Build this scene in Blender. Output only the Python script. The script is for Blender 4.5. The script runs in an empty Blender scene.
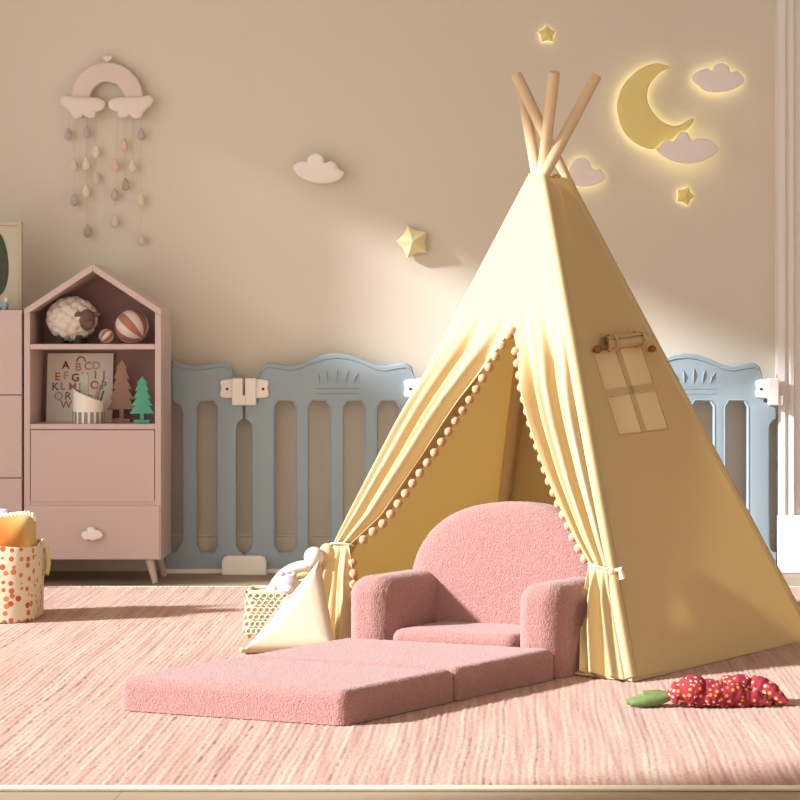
import bpy, bmesh, math, random
import numpy as np
from mathutils import Vector, Matrix, noise
from mathutils.geometry import tessellate_polygon
random.seed(7); np.random.seed(7)
S = bpy.context.scene
COL = S.collection
PI = math.pi
# ------------------------------------------------------------------ camera model
H, F, CX, HZ = 0.92, 2200.0, 480.0, 320.0
def W(px, py, Y): return Vector(((px-CX)/F*Y, Y, H-(py-HZ)/F*Y))
def G(px, py, z=0.0):
    Y = F*(H-z)/(py-HZ); return Vector(((px-CX)/F*Y, Y, z))
RZ = 0.012                                    # top of the rug
cd = bpy.data.cameras.new('camera'); cam = bpy.data.objects.new('camera', cd); COL.objects.link(cam)
cd.sensor_width = 36; cd.lens = 36*F/800; cd.shift_x = -(CX-400)/800; cd.shift_y = -(400-HZ)/800
cam.location = (0, 0, H); cam.rotation_euler = (PI/2, 0, 0); cd.clip_end = 60
S.camera = cam
WY = F*H/(570.5-HZ)                              # back wall

# ------------------------------------------------------------------ materials
def srgb(r, g, b):
    f = lambda c: (c/255/12.92) if c/255 <= .04045 else ((c/255+.055)/1.055)**2.4
    return (f(r), f(g), f(b), 1)
def newmat(name):
    m = bpy.data.materials.new(name); m.use_nodes = True
    nt = m.node_tree; return m, nt, nt.nodes['Principled BSDF'], nt.nodes['Material Output']
def N(nt, t, **k):
    n = nt.nodes.new(t)
    for a, v in k.items():
        if a in n.inputs: n.inputs[a].default_value = v
        else: setattr(n, a, v)
    return n
def L(nt, a, b): nt.links.new(a, b)
def pmat(name, col, rough=.6, bump=None, var=0.0, vscale=6, sheen=0, spec=.3, coords='Object', bump_dist=.002, coat=0):
    m, nt, bs, out = newmat(name)
    bs.inputs['Base Color'].default_value = (*col[:3], 1); bs.inputs['Roughness'].default_value = rough
    bs.inputs['Specular IOR Level'].default_value = spec
    if coat: bs.inputs['Coat Weight'].default_value = coat; bs.inputs['Coat Roughness'].default_value = .12
    if sheen: bs.inputs['Sheen Weight'].default_value = sheen; bs.inputs['Sheen Roughness'].default_value = .5
    tc = N(nt, 'ShaderNodeTexCoord')
    if var:
        nz = N(nt, 'ShaderNodeTexNoise', Scale=vscale, Detail=4.0); L(nt, tc.outputs[coords], nz.inputs['Vector'])
        mr = N(nt, 'ShaderNodeMapRange'); mr.inputs['To Min'].default_value = 1-var; mr.inputs['To Max'].default_value = 1+var
        L(nt, nz.outputs['Fac'], mr.inputs['Value'])
        mx = N(nt, 'ShaderNodeMix', data_type='RGBA', blend_type='MULTIPLY'); mx.inputs['Factor'].default_value = 1
        mx.inputs['A'].default_value = (*col[:3], 1); L(nt, mr.outputs['Result'], mx.inputs['B']); L(nt, mx.outputs['Result'], bs.inputs['Base Color'])
    if bump:
        nz = N(nt, 'ShaderNodeTexNoise', Scale=bump[0], Detail=3.0); L(nt, tc.outputs[coords], nz.inputs['Vector'])
        bp = N(nt, 'ShaderNodeBump', Strength=bump[1], Distance=bump_dist); L(nt, nz.outputs['Fac'], bp.inputs['Height']); L(nt, bp.outputs['Normal'], bs.inputs['Normal'])
    return m
def cloth_mat(name, col, trans, tcol=None, bump=(400, .25), wr=0.0, transp=0.0):
    m, nt, bs, out = newmat(name); nt.nodes.remove(bs)
    tc = N(nt, 'ShaderNodeTexCoord')
    d = N(nt, 'ShaderNodeBsdfDiffuse', Color=(*col[:3], 1)); t = N(nt, 'ShaderNodeBsdfTranslucent', Color=(*(tcol or col)[:3], 1))
    nz = N(nt, 'ShaderNodeTexNoise', Scale=bump[0], Detail=2.0); L(nt, tc.outputs['Object'], nz.inputs['Vector'])
    bp = N(nt, 'ShaderNodeBump', Strength=bump[1], Distance=.001); L(nt, nz.outputs['Fac'], bp.inputs['Height'])
    if wr:
        n2 = N(nt, 'ShaderNodeTexNoise', Scale=5.0, Detail=2.0, Distortion=.6); L(nt, tc.outputs['Object'], n2.inputs['Vector'])
        b2 = N(nt, 'ShaderNodeBump', Strength=wr, Distance=.03); L(nt, n2.outputs['Fac'], b2.inputs['Height']); L(nt, bp.outputs['Normal'], b2.inputs['Normal'])
        bp = b2
    L(nt, bp.outputs['Normal'], d.inputs['Normal'])
    mx = N(nt, 'ShaderNodeMixShader', Fac=trans); L(nt, d.outputs[0], mx.inputs[1]); L(nt, t.outputs[0], mx.inputs[2])
    o = mx.outputs[0]
    if transp:
        tr = N(nt, 'ShaderNodeBsdfTransparent'); m2 = N(nt, 'ShaderNodeMixShader', Fac=transp)
        L(nt, o, m2.inputs[1]); L(nt, tr.outputs[0], m2.inputs[2]); o = m2.outputs[0]
    L(nt, o, out.inputs['Surface']); return m
def emat(name, col, s):
    m, nt, bs, out = newmat(name)
    bs.inputs['Base Color'].default_value = (*col[:3], 1); bs.inputs['Emission Color'].default_value = (*col[:3], 1); bs.inputs['Emission Strength'].default_value = s
    return m

def wood_mat(name, c1, c2, scale=9, rough=.5, stretch=(1, 1, .06), planks=None):
    m, nt, bs, out = newmat(name); bs.inputs['Roughness'].default_value = rough; bs.inputs['Specular IOR Level'].default_value = .3
    tc = N(nt, 'ShaderNodeTexCoord'); mp = N(nt, 'ShaderNodeMapping'); mp.inputs['Scale'].default_value = stretch
    L(nt, tc.outputs['Object'], mp.inputs['Vector'])
    nz = N(nt, 'ShaderNodeTexNoise', Scale=scale, Detail=5.0, Distortion=.8); L(nt, mp.outputs[0], nz.inputs['Vector'])
    mx = N(nt, 'ShaderNodeMix', data_type='RGBA'); mx.inputs['A'].default_value = c1; mx.inputs['B'].default_value = c2
    L(nt, nz.outputs['Fac'], mx.inputs['Factor']); o = mx.outputs['Result']
    if planks:
        br = N(nt, 'ShaderNodeTexBrick', Scale=1.0); br.inputs['Brick Width'].default_value = 1.4; br.inputs['Row Height'].default_value = .14
        br.inputs['Mortar Size'].default_value = .0015; br.inputs['Color1'].default_value = (.92, .92, .92, 1); br.inputs['Color2'].default_value = (1.06, 1.05, 1.04, 1); br.inputs['Mortar'].default_value = (.55, .5, .45, 1)
        L(nt, tc.outputs['Object'], br.inputs['Vector'])
        m2 = N(nt, 'ShaderNodeMix', data_type='RGBA', blend_type='MULTIPLY'); m2.inputs['Factor'].default_value = 1
        L(nt, o, m2.inputs['A']); L(nt, br.outputs['Color'], m2.inputs['B']); o = m2.outputs['Result']
    L(nt, o, bs.inputs['Base Color']); return m

M = {}
M['wall'] = pmat('wall_paint', (.69, .635, .555), .9, bump=(60, .12), var=.02, vscale=1.5, spec=.1, bump_dist=.001)
M['ceil'] = pmat('ceiling_paint', (.70, .67, .63), .95)
M['white'] = pmat('white_paint', (.78, .76, .74), .45)
M['base'] = pmat('baseboard_paint', (.74, .66, .56), .6)
M['floor'] = wood_mat('oak_floor', (.37, .285, .20, 1), (.28, .20, .135, 1), 6, .45, (.1, 1.6, 1), planks=True)
M['fence'] = pmat('blue_plastic', (.31, .40, .465), .5, bump=(25, .04), spec=.35)
M['fence_line'] = pmat('blue_plastic_moulding', (.265, .35, .41), .5)
M['wplastic'] = pmat('white_plastic', (.86, .83, .80), .4)
M['screw'] = pmat('dark_screw', (.03, .03, .03), .4)
M['pink'] = pmat('pink_lacquer', (.58, .45, .45), .32, spec=.4, coat=.15)
M['pinkshade'] = pmat('pink_in_shade', (.36, .22, .20), .6)  # shade inside the cabinet put into a darker pink
M['pole'] = wood_mat('pine', (.76, .57, .36, 1), (.64, .45, .26, 1), 14, .55)
M['tent'] = cloth_mat('cream_canvas', (.63, .49, .275), .13, (.76, .47, .12), wr=.10)
M['tentflap'] = M['tent']
M['net'] = cloth_mat('sheer_net', (.92, .80, .55), .35, (.92, .78, .46), bump=(900, .6), transp=.12)
M['dark'] = pmat('dark_inside', (.10, .05, .02), .9)
M['button'] = pmat('brown_wood_button', (.25, .10, .04), .45)
M['pom'] = pmat('peach_pompom', (.62, .34, .18), .95, bump=(300, .8), sheen=.3)
M['cord'] = pmat('cream_cord', (.85, .72, .48), .9)
M['knit'] = pmat('cream_cotton', (.70, .62, .46), .95, bump=(90, .5))
M['cushion'] = cloth_mat('ivory_cushion', (.68, .60, .44), .08, bump=(500, .2), wr=.1)
M['lilac'] = pmat('lilac_plush', (.50, .39, .45), .95, bump=(250, .7), sheen=.3)
M['wplush'] = pmat('white_plush', (.68, .62, .59), .95, bump=(250, .7), sheen=.3)
M['yplush'] = pmat('yellow_plush', (.62, .56, .26), .95, bump=(250, .7))
M['bplush'] = pmat('beige_plush', (.62, .47, .27), .95, bump=(250, .7))
M['green'] = pmat('green_wood', (.10, .42, .29), .5)
M['brownwood'] = pmat('brown_wood', (.40, .24, .18), .6, var=.1)
M['paper'] = pmat('print_paper', (.82, .77, .70), .7)
M['wool'] = pmat('white_wool', (.72, .64, .58), .95, bump=(70, 1), sheen=.4, bump_dist=.004)
M['sheepface'] = pmat('grey_brown_face', (.16, .10, .09), .85)
M['sheepleg'] = pmat('dark_leg', (.06, .05, .035), .85)
M['leaf'] = pmat('leaf_cloth', (.15, .20, .07), .85, var=.35, vscale=60, bump=(120, .6))
M['lamp_y'] = pmat('moon_yellow', (.80, .68, .28), .55)
M['lamp_w'] = pmat('lamp_white', (.84, .79, .79), .55)
M['deco_w'] = pmat('matt_white_cloud', (.86, .83, .80), .8)
M['deco_y'] = pmat('matt_yellow_star', (.80, .73, .44), .8)
M['glow'] = emat('backlight', (1, .90, .50), 1.5)
M['felt_pink'] = pmat('pale_pink_felt', (.74, .62, .575), .95, bump=(200, .3))
M['felt_white'] = pmat('white_felt', (.80, .71, .66), .95, bump=(200, .3))
M['string'] = pmat('cotton_string', (.58, .47, .36), .9)
M['lightwood'] = wood_mat('pale_frame_wood', (.56, .50, .38, 1), (.48, .42, .30, 1), 12)
M['bluetoy'] = pmat('pale_blue_toy', (.30, .38, .48), .4)

# ------------------------------------------------------------------ mesh builder
ORG = {}
class MB:
    def __init__(s): s.v = []; s.f = []
    def add(s, vs, fs):
        o = len(s.v); s.v += [tuple(x) for x in vs]; s.f += [tuple(i+o for i in f) for f in fs]; return s
    def box(s, x0, x1, y0, y1, z0, z1):
        vs = [(x, y, z) for x in (x0, x1) for y in (y0, y1) for z in (z0, z1)]
        return s.add(vs, [(0, 1, 3, 2), (4, 6, 7, 5), (0, 4, 5, 1), (2, 3, 7, 6), (0, 2, 6, 4), (1, 5, 7, 3)])
    def hexa(s, a, b):                         # two quads, a and b
        return s.add(list(a)+list(b), [(0, 3, 2, 1), (4, 5, 6, 7), (0, 1, 5, 4), (1, 2, 6, 5), (2, 3, 7, 6), (3, 0, 4, 7)])
    def tube(s, pts, r, seg=10, caps=True):
        pts = [Vector(p) for p in pts]; n = len(pts); rs = r if isinstance(r, (list, tuple)) else [r]*n
        vs = []; fs = []; up = None
        for i, p in enumerate(pts):
            t = (pts[min(i+1, n-1)]-pts[max(i-1, 0)]).normalized()
            if up is None: up = t.orthogonal().normalized()
            up = (up-t*up.dot(t)).normalized(); b = t.cross(up)
            for k in range(seg):
                a = 2*PI*k/seg; vs.append(p+(up*math.cos(a)+b*math.sin(a))*rs[i])
        for i in range(n-1):
            for k in range(seg):
                k2 = (k+1) % seg; fs.append((i*seg+k, i*seg+k2, (i+1)*seg+k2, (i+1)*seg+k))
        if caps: fs.append(tuple(range(seg-1, -1, -1))); fs.append(tuple((n-1)*seg+k for k in range(seg)))
        return s.add(vs, fs)
    def ball(s, c, r, sx=1, sy=1, sz=1, seg=16, rings=10):
        c = Vector(c); vs = [c+Vector((0, 0, r*sz))]; fs = []
        for i in range(1, rings):
            th = PI*i/rings
            for k in range(seg):
                a = 2*PI*k/seg; vs.append(c+Vector((r*sx*math.sin(th)*math.cos(a), r*sy*math.sin(th)*math.sin(a), r*sz*math.cos(th))))
        vs.append(c-Vector((0, 0, r*sz))); e = len(vs)-1
        for k in range(seg): fs.append((0, 1+k, 1+(k+1) % seg))
        for i in range(rings-2):
            for k in range(seg):
                a, b = 1+i*seg+k, 1+i*seg+(k+1) % seg; fs.append((a, a+seg, b+seg, b))
        o = 1+(rings-2)*seg
        for k in range(seg): fs.append((o+k, e, o+(k+1) % seg))
        return s.add(vs, fs)
    def lathe(s, prof, c, seg=24):             # (r, z)
        vs = []; fs = []; n = len(prof)
        for r, z in prof:
            for k in range(seg): a = 2*PI*k/seg; vs.append((c[0]+r*math.cos(a), c[1]+r*math.sin(a), c[2]+z))
        for i in range(n-1):
            for k in range(seg): k2 = (k+1) % seg; fs.append((i*seg+k, i*seg+k2, (i+1)*seg+k2, (i+1)*seg+k))
        return s.add(vs, fs)
    def grid(s, P):                            # P[i][j] -> point
        n, m = len(P), len(P[0]); vs = [p for r in P for p in r]
        return s.add(vs, [(i*m+j, i*m+j+1, (i+1)*m+j+1, (i+1)*m+j) for i in range(n-1) for j in range(m-1)])
    def puff(s, outline, fn, depth, rings=8, p=4.0, c=None, back=True):
        """outline 2-D (star-shaped round c); fn(a, b, d) -> world point; rounded bulge of total depth"""
        n = len(outline); c = c or (sum(a for a, b in outline)/n, sum(b for a, b in outline)/n)
        ss = [math.sin(PI/2*k/rings) for k in range(1, rings+1)]
        for sg in ((1, -1) if back else (1,)):
            vs = [fn(c[0], c[1], sg*depth/2)]
            for q in ss:
                d = depth/2*max(0, 1-q**p)**(1/p)
                for a, b in outline: vs.append(fn(c[0]+(a-c[0])*q, c[1]+(b-c[1])*q, sg*d))
            fs = [(0, 1+k, 1+(k+1) % n)[::sg] for k in range(n)]
            for i in range(rings-1):
                for k in range(n): a, b = 1+i*n+k, 1+i*n+(k+1) % n; fs.append((a, a+n, b+n, b)[::sg])
            s.add(vs, fs)
        return s
    def mesh(s, name, smooth=True, merge=1e-5, org=(0, 0, 0), fix=True):
        me = bpy.data.meshes.new(name); o = Vector(org)
        me.from_pydata([tuple(Vector(v)-o) for v in s.v], [], s.f)
        bm = bmesh.new(); bm.from_mesh(me)
        if merge: bmesh.ops.remove_doubles(bm, verts=bm.verts, dist=merge)
        bmesh.ops.dissolve_degenerate(bm, edges=bm.edges, dist=1e-7)
        if fix: bmesh.ops.recalc_face_normals(bm, faces=bm.faces)
        for f in bm.faces: f.smooth = smooth
        if smooth:
            for e in bm.edges:
                if len(e.link_faces) == 2 and e.calc_face_angle(0) > math.radians(42): e.smooth = False
        bm.to_mesh(me); bm.free(); return me
def root(name, loc, label, cat, group=None):
    o = bpy.data.objects.new(name, None); o.location = loc; o.empty_display_size = .05; COL.objects.link(o)
    o['label'] = label; o['category'] = cat
    if group: o['group'] = group
    ORG[o.name] = Vector(loc); return o
def part(name, mb, mat, parent=None, smooth=True, bevel=0, org=None, label=None, fuzz=None, fix=True, sub=0):
    o_ = ORG[parent.name] if parent else (Vector(org) if org else Vector((0, 0, 0)))
    me = mb.mesh(name, smooth, org=o_, fix=fix) if isinstance(mb, MB) else mb
    if not isinstance(mb, MB): me.transform(Matrix.Translation(-o_))
    o = bpy.data.objects.new(name, me); COL.objects.link(o); me.materials.clear(); me.materials.append(mat)
    if parent: o.parent = parent
    else: o.location = o_
    ORG[o.name] = o_
    if bevel:
        b = o.modifiers.new('bevel', 'BEVEL'); b.width = bevel; b.segments = 2; b.limit_method = 'ANGLE'; b.angle_limit = math.radians(40)
    if sub: o.modifiers.new('subdivision', 'SUBSURF').render_levels = sub; o.modifiers['subdivision'].levels = sub
    if label: o['label'] = label
    if fuzz:
        nv = len(me.vertices); co = np.empty(nv*3, 'f'); me.vertices.foreach_get('co', co)
        no = np.empty(nv*3, 'f'); me.vertices.foreach_get('normal', no); co = co.reshape(-1, 3); no = no.reshape(-1, 3)
        am, sc = fuzz
        d = np.array([noise.noise(Vector(c)*sc)+.6*noise.noise(Vector(c)*sc*2.3) for c in co])
        co += no*(d*am)[:, None]; me.vertices.foreach_set('co', co.ravel()); me.update()
    return o
def thing(name, mb, mat, label, cat, group=None, org=(0, 0, 0), **k):
    o = part(name, mb, mat, None, org=org, **k); o['label'] = label; o['category'] = cat
    if group: o['group'] = group
    return o
def struct(name, mb, mat, parent=None, **k):
    o = part(name, mb, mat, parent, smooth=False, **k)
    if not parent: o['kind'] = 'structure'
    return o
def cprism(loops, fn, thick, bev=0.0, res=2):
    """flat-cut board: 2-D loops (holes allowed) with thickness and rounded edges, mapped by fn(a, b, d)"""
    cu = bpy.data.curves.new('tmp', 'CURVE'); cu.dimensions = '2D'; cu.fill_mode = 'BOTH'
    for lp in loops:
        sp = cu.splines.new('POLY'); sp.points.add(len(lp)-1); sp.use_cyclic_u = True
        for i, (a, b) in enumerate(lp): sp.points[i].co = (a, b, 0, 1)
    cu.extrude = max(thick/2-bev, 1e-4); cu.bevel_depth = bev; cu.bevel_resolution = res; cu.offset = -bev
    ob = bpy.data.objects.new('tmp', cu); COL.objects.link(ob)
    dg = bpy.context.evaluated_depsgraph_get(); me = bpy.data.meshes.new_from_object(ob.evaluated_get(dg))
    mb = MB(); mb.add([fn(v.co.x, v.co.y, v.co.z) for v in me.vertices], [tuple(p.vertices) for p in me.polygons])
    bpy.data.objects.remove(ob); bpy.data.curves.remove(cu); bpy.data.meshes.remove(me); return mb
def text_mb(ch, size, fn, thick=.0006):
    cu = bpy.data.curves.new('tmp', 'FONT'); cu.body = ch; cu.size = size; cu.align_x = 'CENTER'; cu.align_y = 'CENTER'; cu.extrude = thick; cu.offset = size*(.008 if ch in 'MNWKR' else .022)
    ob = bpy.data.objects.new('tmp', cu); COL.objects.link(ob)
    dg = bpy.context.evaluated_depsgraph_get(); me = bpy.data.meshes.new_from_object(ob.evaluated_get(dg))
    mb = MB(); mb.add([fn(v.co.x, v.co.y, v.co.z) for v in me.vertices], [tuple(p.vertices) for p in me.polygons])
    bpy.data.objects.remove(ob); bpy.data.curves.remove(cu); bpy.data.meshes.remove(me); return mb
def smooth_loop(pts, n=4):
    """closed Catmull-Rom"""
    out = []; m = len(pts)
    for i in range(m):
        p0, p1, p2, p3 = (Vector((*pts[(i+k) % m], 0)) for k in (-1, 0, 1, 2))
        for j in range(n):
            t = j/n; q = .5*((2*p1)+(p2-p0)*t+(2*p0-5*p1+4*p2-p3)*t*t+(3*p1-p0-3*p2+p3)*t**3); out.append((q.x, q.y))
    return out
def interp(pts, y):
    """piecewise x(y), pts sorted by y: list of (x, y)"""
    if y <= pts[0][1]: return pts[0][0]
    for (x0, y0), (x1, y1) in zip(pts, pts[1:]):
        if y <= y1: return x0+(x1-x0)*(y-y0)/(y1-y0)
    return pts[-1][0]
def rbox(mb, Lx, Ly, Lz, r, step, fn, bottom=False, rb=0):
    """rounded cushion block 0..Lx,0..Ly,0..Lz mapped by fn; underside left open unless bottom"""
    def ax(Ln): return np.linspace(0, Ln, max(3, int(Ln/step)+1))
    X, Y, Z = ax(Lx), ax(Ly), ax(Lz)
    lo = np.array([r, r, r if bottom else 0]); hi = np.array([Lx-r, Ly-r, Lz-r])
    def mp(p):
        p = np.array(p); q = np.minimum(np.maximum(p, lo), hi); d = p-q; n = np.linalg.norm(d)
        if n > 1e-9: p = q+d/n*r
        return fn(*p)
    faces = [(X, Y, lambda a, b: (a, b, Lz)), (X, Z, lambda a, b: (a, 0, b)), (X, Z, lambda a, b: (a, Ly, b)), (Y, Z, lambda a, b: (0, a, b)), (Y, Z, lambda a, b: (Lx, a, b))]
    if bottom: faces.append((X, Y, lambda a, b: (a, b, 0)))
    for A, B, f in faces: mb.grid([[mp(f(a, b)) for b in B] for a in A])
    return mb

# ------------------------------------------------------------------ room
XL, XR, YF, ZC = -2.4, 4.4, 2.3, 2.85
struct('floor', MB().box(XL-.1, XR+.1, 1.2, WY+.1, -.05, 0), M['floor'])
struct('wall_back', MB().box(XL-.1, XR+.1, WY, WY+.1, 0, ZC), M['wall'])
struct('wall_right', MB().box(XR, XR+.1, YF, WY, 0, ZC), M['wall'])
struct('ceiling', MB().box(XL-.1, XR+.1, YF, WY+.1, ZC, ZC+.1), M['ceil'])
# unseen left wall: tall daylight opening, high narrow one added for the sun patch
WIN = dict(y0=3.4, y1=7.18, z0=.04, z1=2.50)
wl = MB(); x0, x1 = XL-.1, XL
wl.box(x0, x1, YF, WIN['y0'], 0, ZC); wl.box(x0, x1, WIN['y0'], 6.6, 2.76, ZC); wl.box(x0, x1, 6.6, 7.64, WIN['z1'], ZC); wl.box(x0, x1, WIN['y0'], WIN['y1'], 0, WIN['z0'])
wl.box(x0, x1, WIN['y1'], 7.64, 0, 1.72); wl.box(x0, x1, WIN['y1'], 7.64, 2.3, WIN['z1']); wl.box(x0, x1, 7.64, WY, 0, ZC)
struct('wall_left', wl, M['wall'])
wf = MB()
for a, b, c, d in ((3.4, 3.44, .04, 2.76), (3.44, 7.18, .04, .08), (3.44, 6.6, 2.73, 2.76), (6.6, 7.18, 2.47, 2.5), (7.61, 7.64, 1.72, 2.3), (7.18, 7.61, 1.72, 1.74)): wf.box(XL-.08, XL-.03, a, b, c, d)
struct('window_1', wf, M['white'])
M['sheer'] = cloth_mat('sun_dimmer_sheer', (.8, .76, .7), .5, transp=.3)
struct('sun_dimmer', MB().box(XL-.055, XL-.054, 7.38, 7.64, 1.72, 2.3), M['sheer'])  # sheer added out of view to weaken sun through the high opening
# skirting and door casing
struct('baseboard_back', MB().box(XL, W(777, 0, WY-.02).x, WY-.018, WY, 0, .125).box(XL, W(777, 0, WY-.02).x, WY-.012, WY, .125, .135), M['base'], bevel=.003)
cxl = W(778, 0, WY-.08).x
prof = [(0, 0), (0, .085), (.024, .09), (.028, .078), (.034, .078), (.044, .092), (.056, .092), (.060, .08), (.125, .08), (.13, .07), (.15, .07), (.15, 0)]
def pris(prof, z0, z1):
    n = len(prof); m = MB()
    m.add([(cxl+a, WY-b, z0) for a, b in prof]+[(cxl+a, WY-b, z1) for a, b in prof], [(i, (i+1) % n, (i+1) % n+n, i+n) for i in range(n)]+[tuple(range(n)), tuple(range(2*n-1, n-1, -1))]); return m
struct('trim_1', pris(prof, .21, 2.45), M['white'])
struct('trim_2', MB().box(cxl-.003, cxl+.155, WY-.10, WY, 0, .21), M['white'], bevel=.004)
dm = MB().box(cxl+.15, cxl+1.0, WY-.03, WY, .01, 2.3)
for za, zb in ((.2, 1.0), (1.15, 2.15)): dm.box(cxl+.27, cxl+.88, WY-.042, WY-.03, za, zb)
d1 = struct('door_1', dm, M['white'], bevel=.006)
part('door_handle', MB().tube([(cxl+.9, WY-.03, 1.02), (cxl+.9, WY-.09, 1.02), (cxl+.8, WY-.09, 1.02)], .009), M['screw'], d1)

# ------------------------------------------------------------------ rug
rx0, rx1, ry0, ry1 = -2.1, 2.1, F*(H-RZ)/(785-HZ), F*(H-RZ)/(586-HZ)
def make_rug():
    pitch = .0145; nx = int((rx1-rx0)/pitch*5)+1; ny = int((ry1-ry0)/.0105)+1
    xs = np.linspace(rx0, rx1, nx); ys = np.linspace(ry0, ry1, ny)
    gx, gy = np.meshgrid(xs, ys, indexing='ij')
    wob = np.zeros_like(gx)
    for k in range(5):
        wob += np.random.uniform(.001, .0025)*np.sin(gy*np.random.uniform(2, 9)+gx*np.random.uniform(-4, 4)+k)
    ph = (gx-math.tan(math.radians(1.2))*(gy-5)+wob)/pitch
    row = np.floor(ph).astype(int); row -= row.min()
    amp = np.random.uniform(.55, 1.25, row.max()+2)[row]
    rid = np.abs(np.sin(PI*ph))**.7
    loop = np.random.rand(row.max()+2, ny)
    lp = loop[row, np.broadcast_to(np.arange(ny), row.shape)]
    z = RZ-.003+.0021*rid*amp*(.55+.7*lp)+np.random.uniform(-.0006, .0006, gx.shape)
    z = np.minimum(z, RZ+.001)
    co = np.stack([gx, gy, z], -1).reshape(-1, 3).astype('f')
    i, j = np.meshgrid(np.arange(nx-1), np.arange(ny-1), indexing='ij'); a = (i*ny+j).ravel()
    q = np.stack([a, a+ny, a+ny+1, a+1], -1).astype('i')
    me = bpy.data.meshes.new('rug'); me.vertices.add(len(co)); me.vertices.foreach_set('co', co.ravel())
    me.loops.add(q.size); me.loops.foreach_set('vertex_index', q.ravel()); me.polygons.add(len(q))
    me.polygons.foreach_set('loop_start', np.arange(0, q.size, 4, dtype='i')); me.update(calc_edges=True)
    me.polygons.foreach_set('use_smooth', np.ones(len(q), dtype=bool)); return me
m, nt, bs, out = newmat('rug_pile'); M['rug'] = m
bs.inputs['Roughness'].default_value = .95; bs.inputs['Specular IOR Level'].default_value = .05; bs.inputs['Sheen Weight'].default_value = .15
tc = N(nt, 'ShaderNodeTexCoord'); mp = N(nt, 'ShaderNodeMapping'); mp.inputs['Scale'].default_value = (60, 1.6, 1); mp.inputs['Rotation'].default_value = (0, 0, math.radians(1.2))
L(nt, tc.outputs['Object'], mp.inputs['Vector'])
n1 = N(nt, 'ShaderNodeTexNoise', Scale=1.0, Detail=3.0); L(nt, mp.outputs[0], n1.inputs['Vector'])
cr = N(nt, 'ShaderNodeValToRGB'); e = cr.color_ramp.elements
e[0].position = .33; e[0].color = (.34, .165, .12, 1); e[1].position = .68; e[1].color = (.46, .325, .24, 1)
x = e.new(.46); x.color = (.43, .238, .178, 1); x = e.new(.57); x.color = (.46, .278, .21, 1)
L(nt, n1.outputs['Fac'], cr.inputs['Fac'])
n2 = N(nt, 'ShaderNodeTexNoise', Scale=130.0, Detail=3.0); L(nt, tc.outputs['Object'], n2.inputs['Vector'])
mr = N(nt, 'ShaderNodeMapRange'); mr.inputs['From Min'].default_value = .3; mr.inputs['From Max'].default_value = .7; mr.inputs['To Min'].default_value = .80; mr.inputs['To Max'].default_value = 1.16; L(nt, n2.outputs['Fac'], mr.inputs['Value'])
mx = N(nt, 'ShaderNodeMix', data_type='RGBA', blend_type='MULTIPLY'); mx.inputs['Factor'].default_value = 1
L(nt, cr.outputs['Color'], mx.inputs['A']); L(nt, mr.outputs['Result'], mx.inputs['B']); L(nt, mx.outputs['Result'], bs.inputs['Base Color'])
bp = N(nt, 'ShaderNodeBump', Strength=.6, Distance=.003); L(nt, n2.outputs['Fac'], bp.inputs['Height']); L(nt, bp.outputs['Normal'], bs.inputs['Normal'])
rug = root('rug', (0, 5, 0), 'large pink woven rug with ribbed stripes covering the floor', 'rug')
part('pile', make_rug(), M['rug'], rug)
part('backing', MB().box(rx0, rx1, ry0, ry1, .0005, .004), M['cord'], rug)
for y_ in (ry0, ry1): part('binding', MB().tube([(rx0, y_, .006), (rx1, y_, .006)], .0058, 8), M['knit'], rug, label='pale bound edge')

# ------------------------------------------------------------------ fence
FY = 8.0; FT = .03
def ffn(a, b, d): p = W(a, b, FY); return Vector((p.x, FY+d, p.z))
def slot(a0, a1, b0=401, b1=552, c=4): return [(a0+c, b0), (a1-c, b0), (a1, b0+c+2), (a1, b1-c-2), (a1-c, b1), (a0+c, b1), (a0, b1-c-2), (a0, b0+c+2)]
def fscale(loops):                              # work in metres for a true bevel
    return [[tuple((W(a, b, FY).x, W(a, b, FY).z)) for a, b in lp] for lp in loops]
def fence_panel(outline, slots, top, crown, label):
    c = sum(a for a, b in outline)/len(outline)
    r = root('playpen_fence', (W(c, 0, FY).x, FY, 0), label, 'fence panel', 'blue playpen fence along the wall')
    mb = cprism(fscale([outline]+slots), lambda a, b, d: Vector((a, FY+d, b)), FT, .005, 3)
    part('panel_board', mb, M['fence'], r)
    ln = [ffn(a, b+4.5, -FT/2-.0005) for a, b in top]
    part('moulding', MB().tube(ln, .0022, 6), M['fence_line'], r)
    for s in slots:
        lp = [ffn(a+(1.4 if a > sum(q[0] for q in s)/len(s) else -1.4), b+(1.2 if b > 480 else -1.2), -FT/2) for a, b in s]; lp.append(lp[0])
        part('slot_rim', MB().tube(lp, .0018, 6, False), M['fence'], r)
    if crown:
        cm = MB()
        for dx, dy, ln_, tl in ((-17, -4, 10, -2), (-9, -7, 13, -1), (0, -9, 15, 1), (9, -7, 13, 3), (17, -4, 10, 5)):
            cm.tube([ffn(crown+dx, 383, -FT/2), ffn(crown+dx+tl*.3, 383-ln_*.6, -FT/2-.002), ffn(crown+dx+tl, 383-ln_, -FT/2)], [.0014, .0028, .001], 6)
        for yy in (388.5, 393.5): cm.tube([ffn(crown-22, yy, -FT/2), ffn(crown+22, yy, -FT/2)], .0017, 6)
        part('crown_relief', cm, M['fence_line'], r)
    a0, a1 = outline[0][0], max(a for a, b in outline)
    p0, p1 = W(min(a for a, b in outline), 569, FY), W(a1, 569, FY)
    part('foot_rail', MB().box(p0.x, p1.x, FY-FT/2-.004, FY+FT/2, 0.0, p0.z+.002), M['wplastic'], r, smooth=False, bevel=.002)
    return r
topA = [(172, 357), (176, 361), (184, 364.5), (195, 366), (205, 365), (215, 363), (224, 362), (229, 364), (232, 368), (233, 374)]
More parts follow.
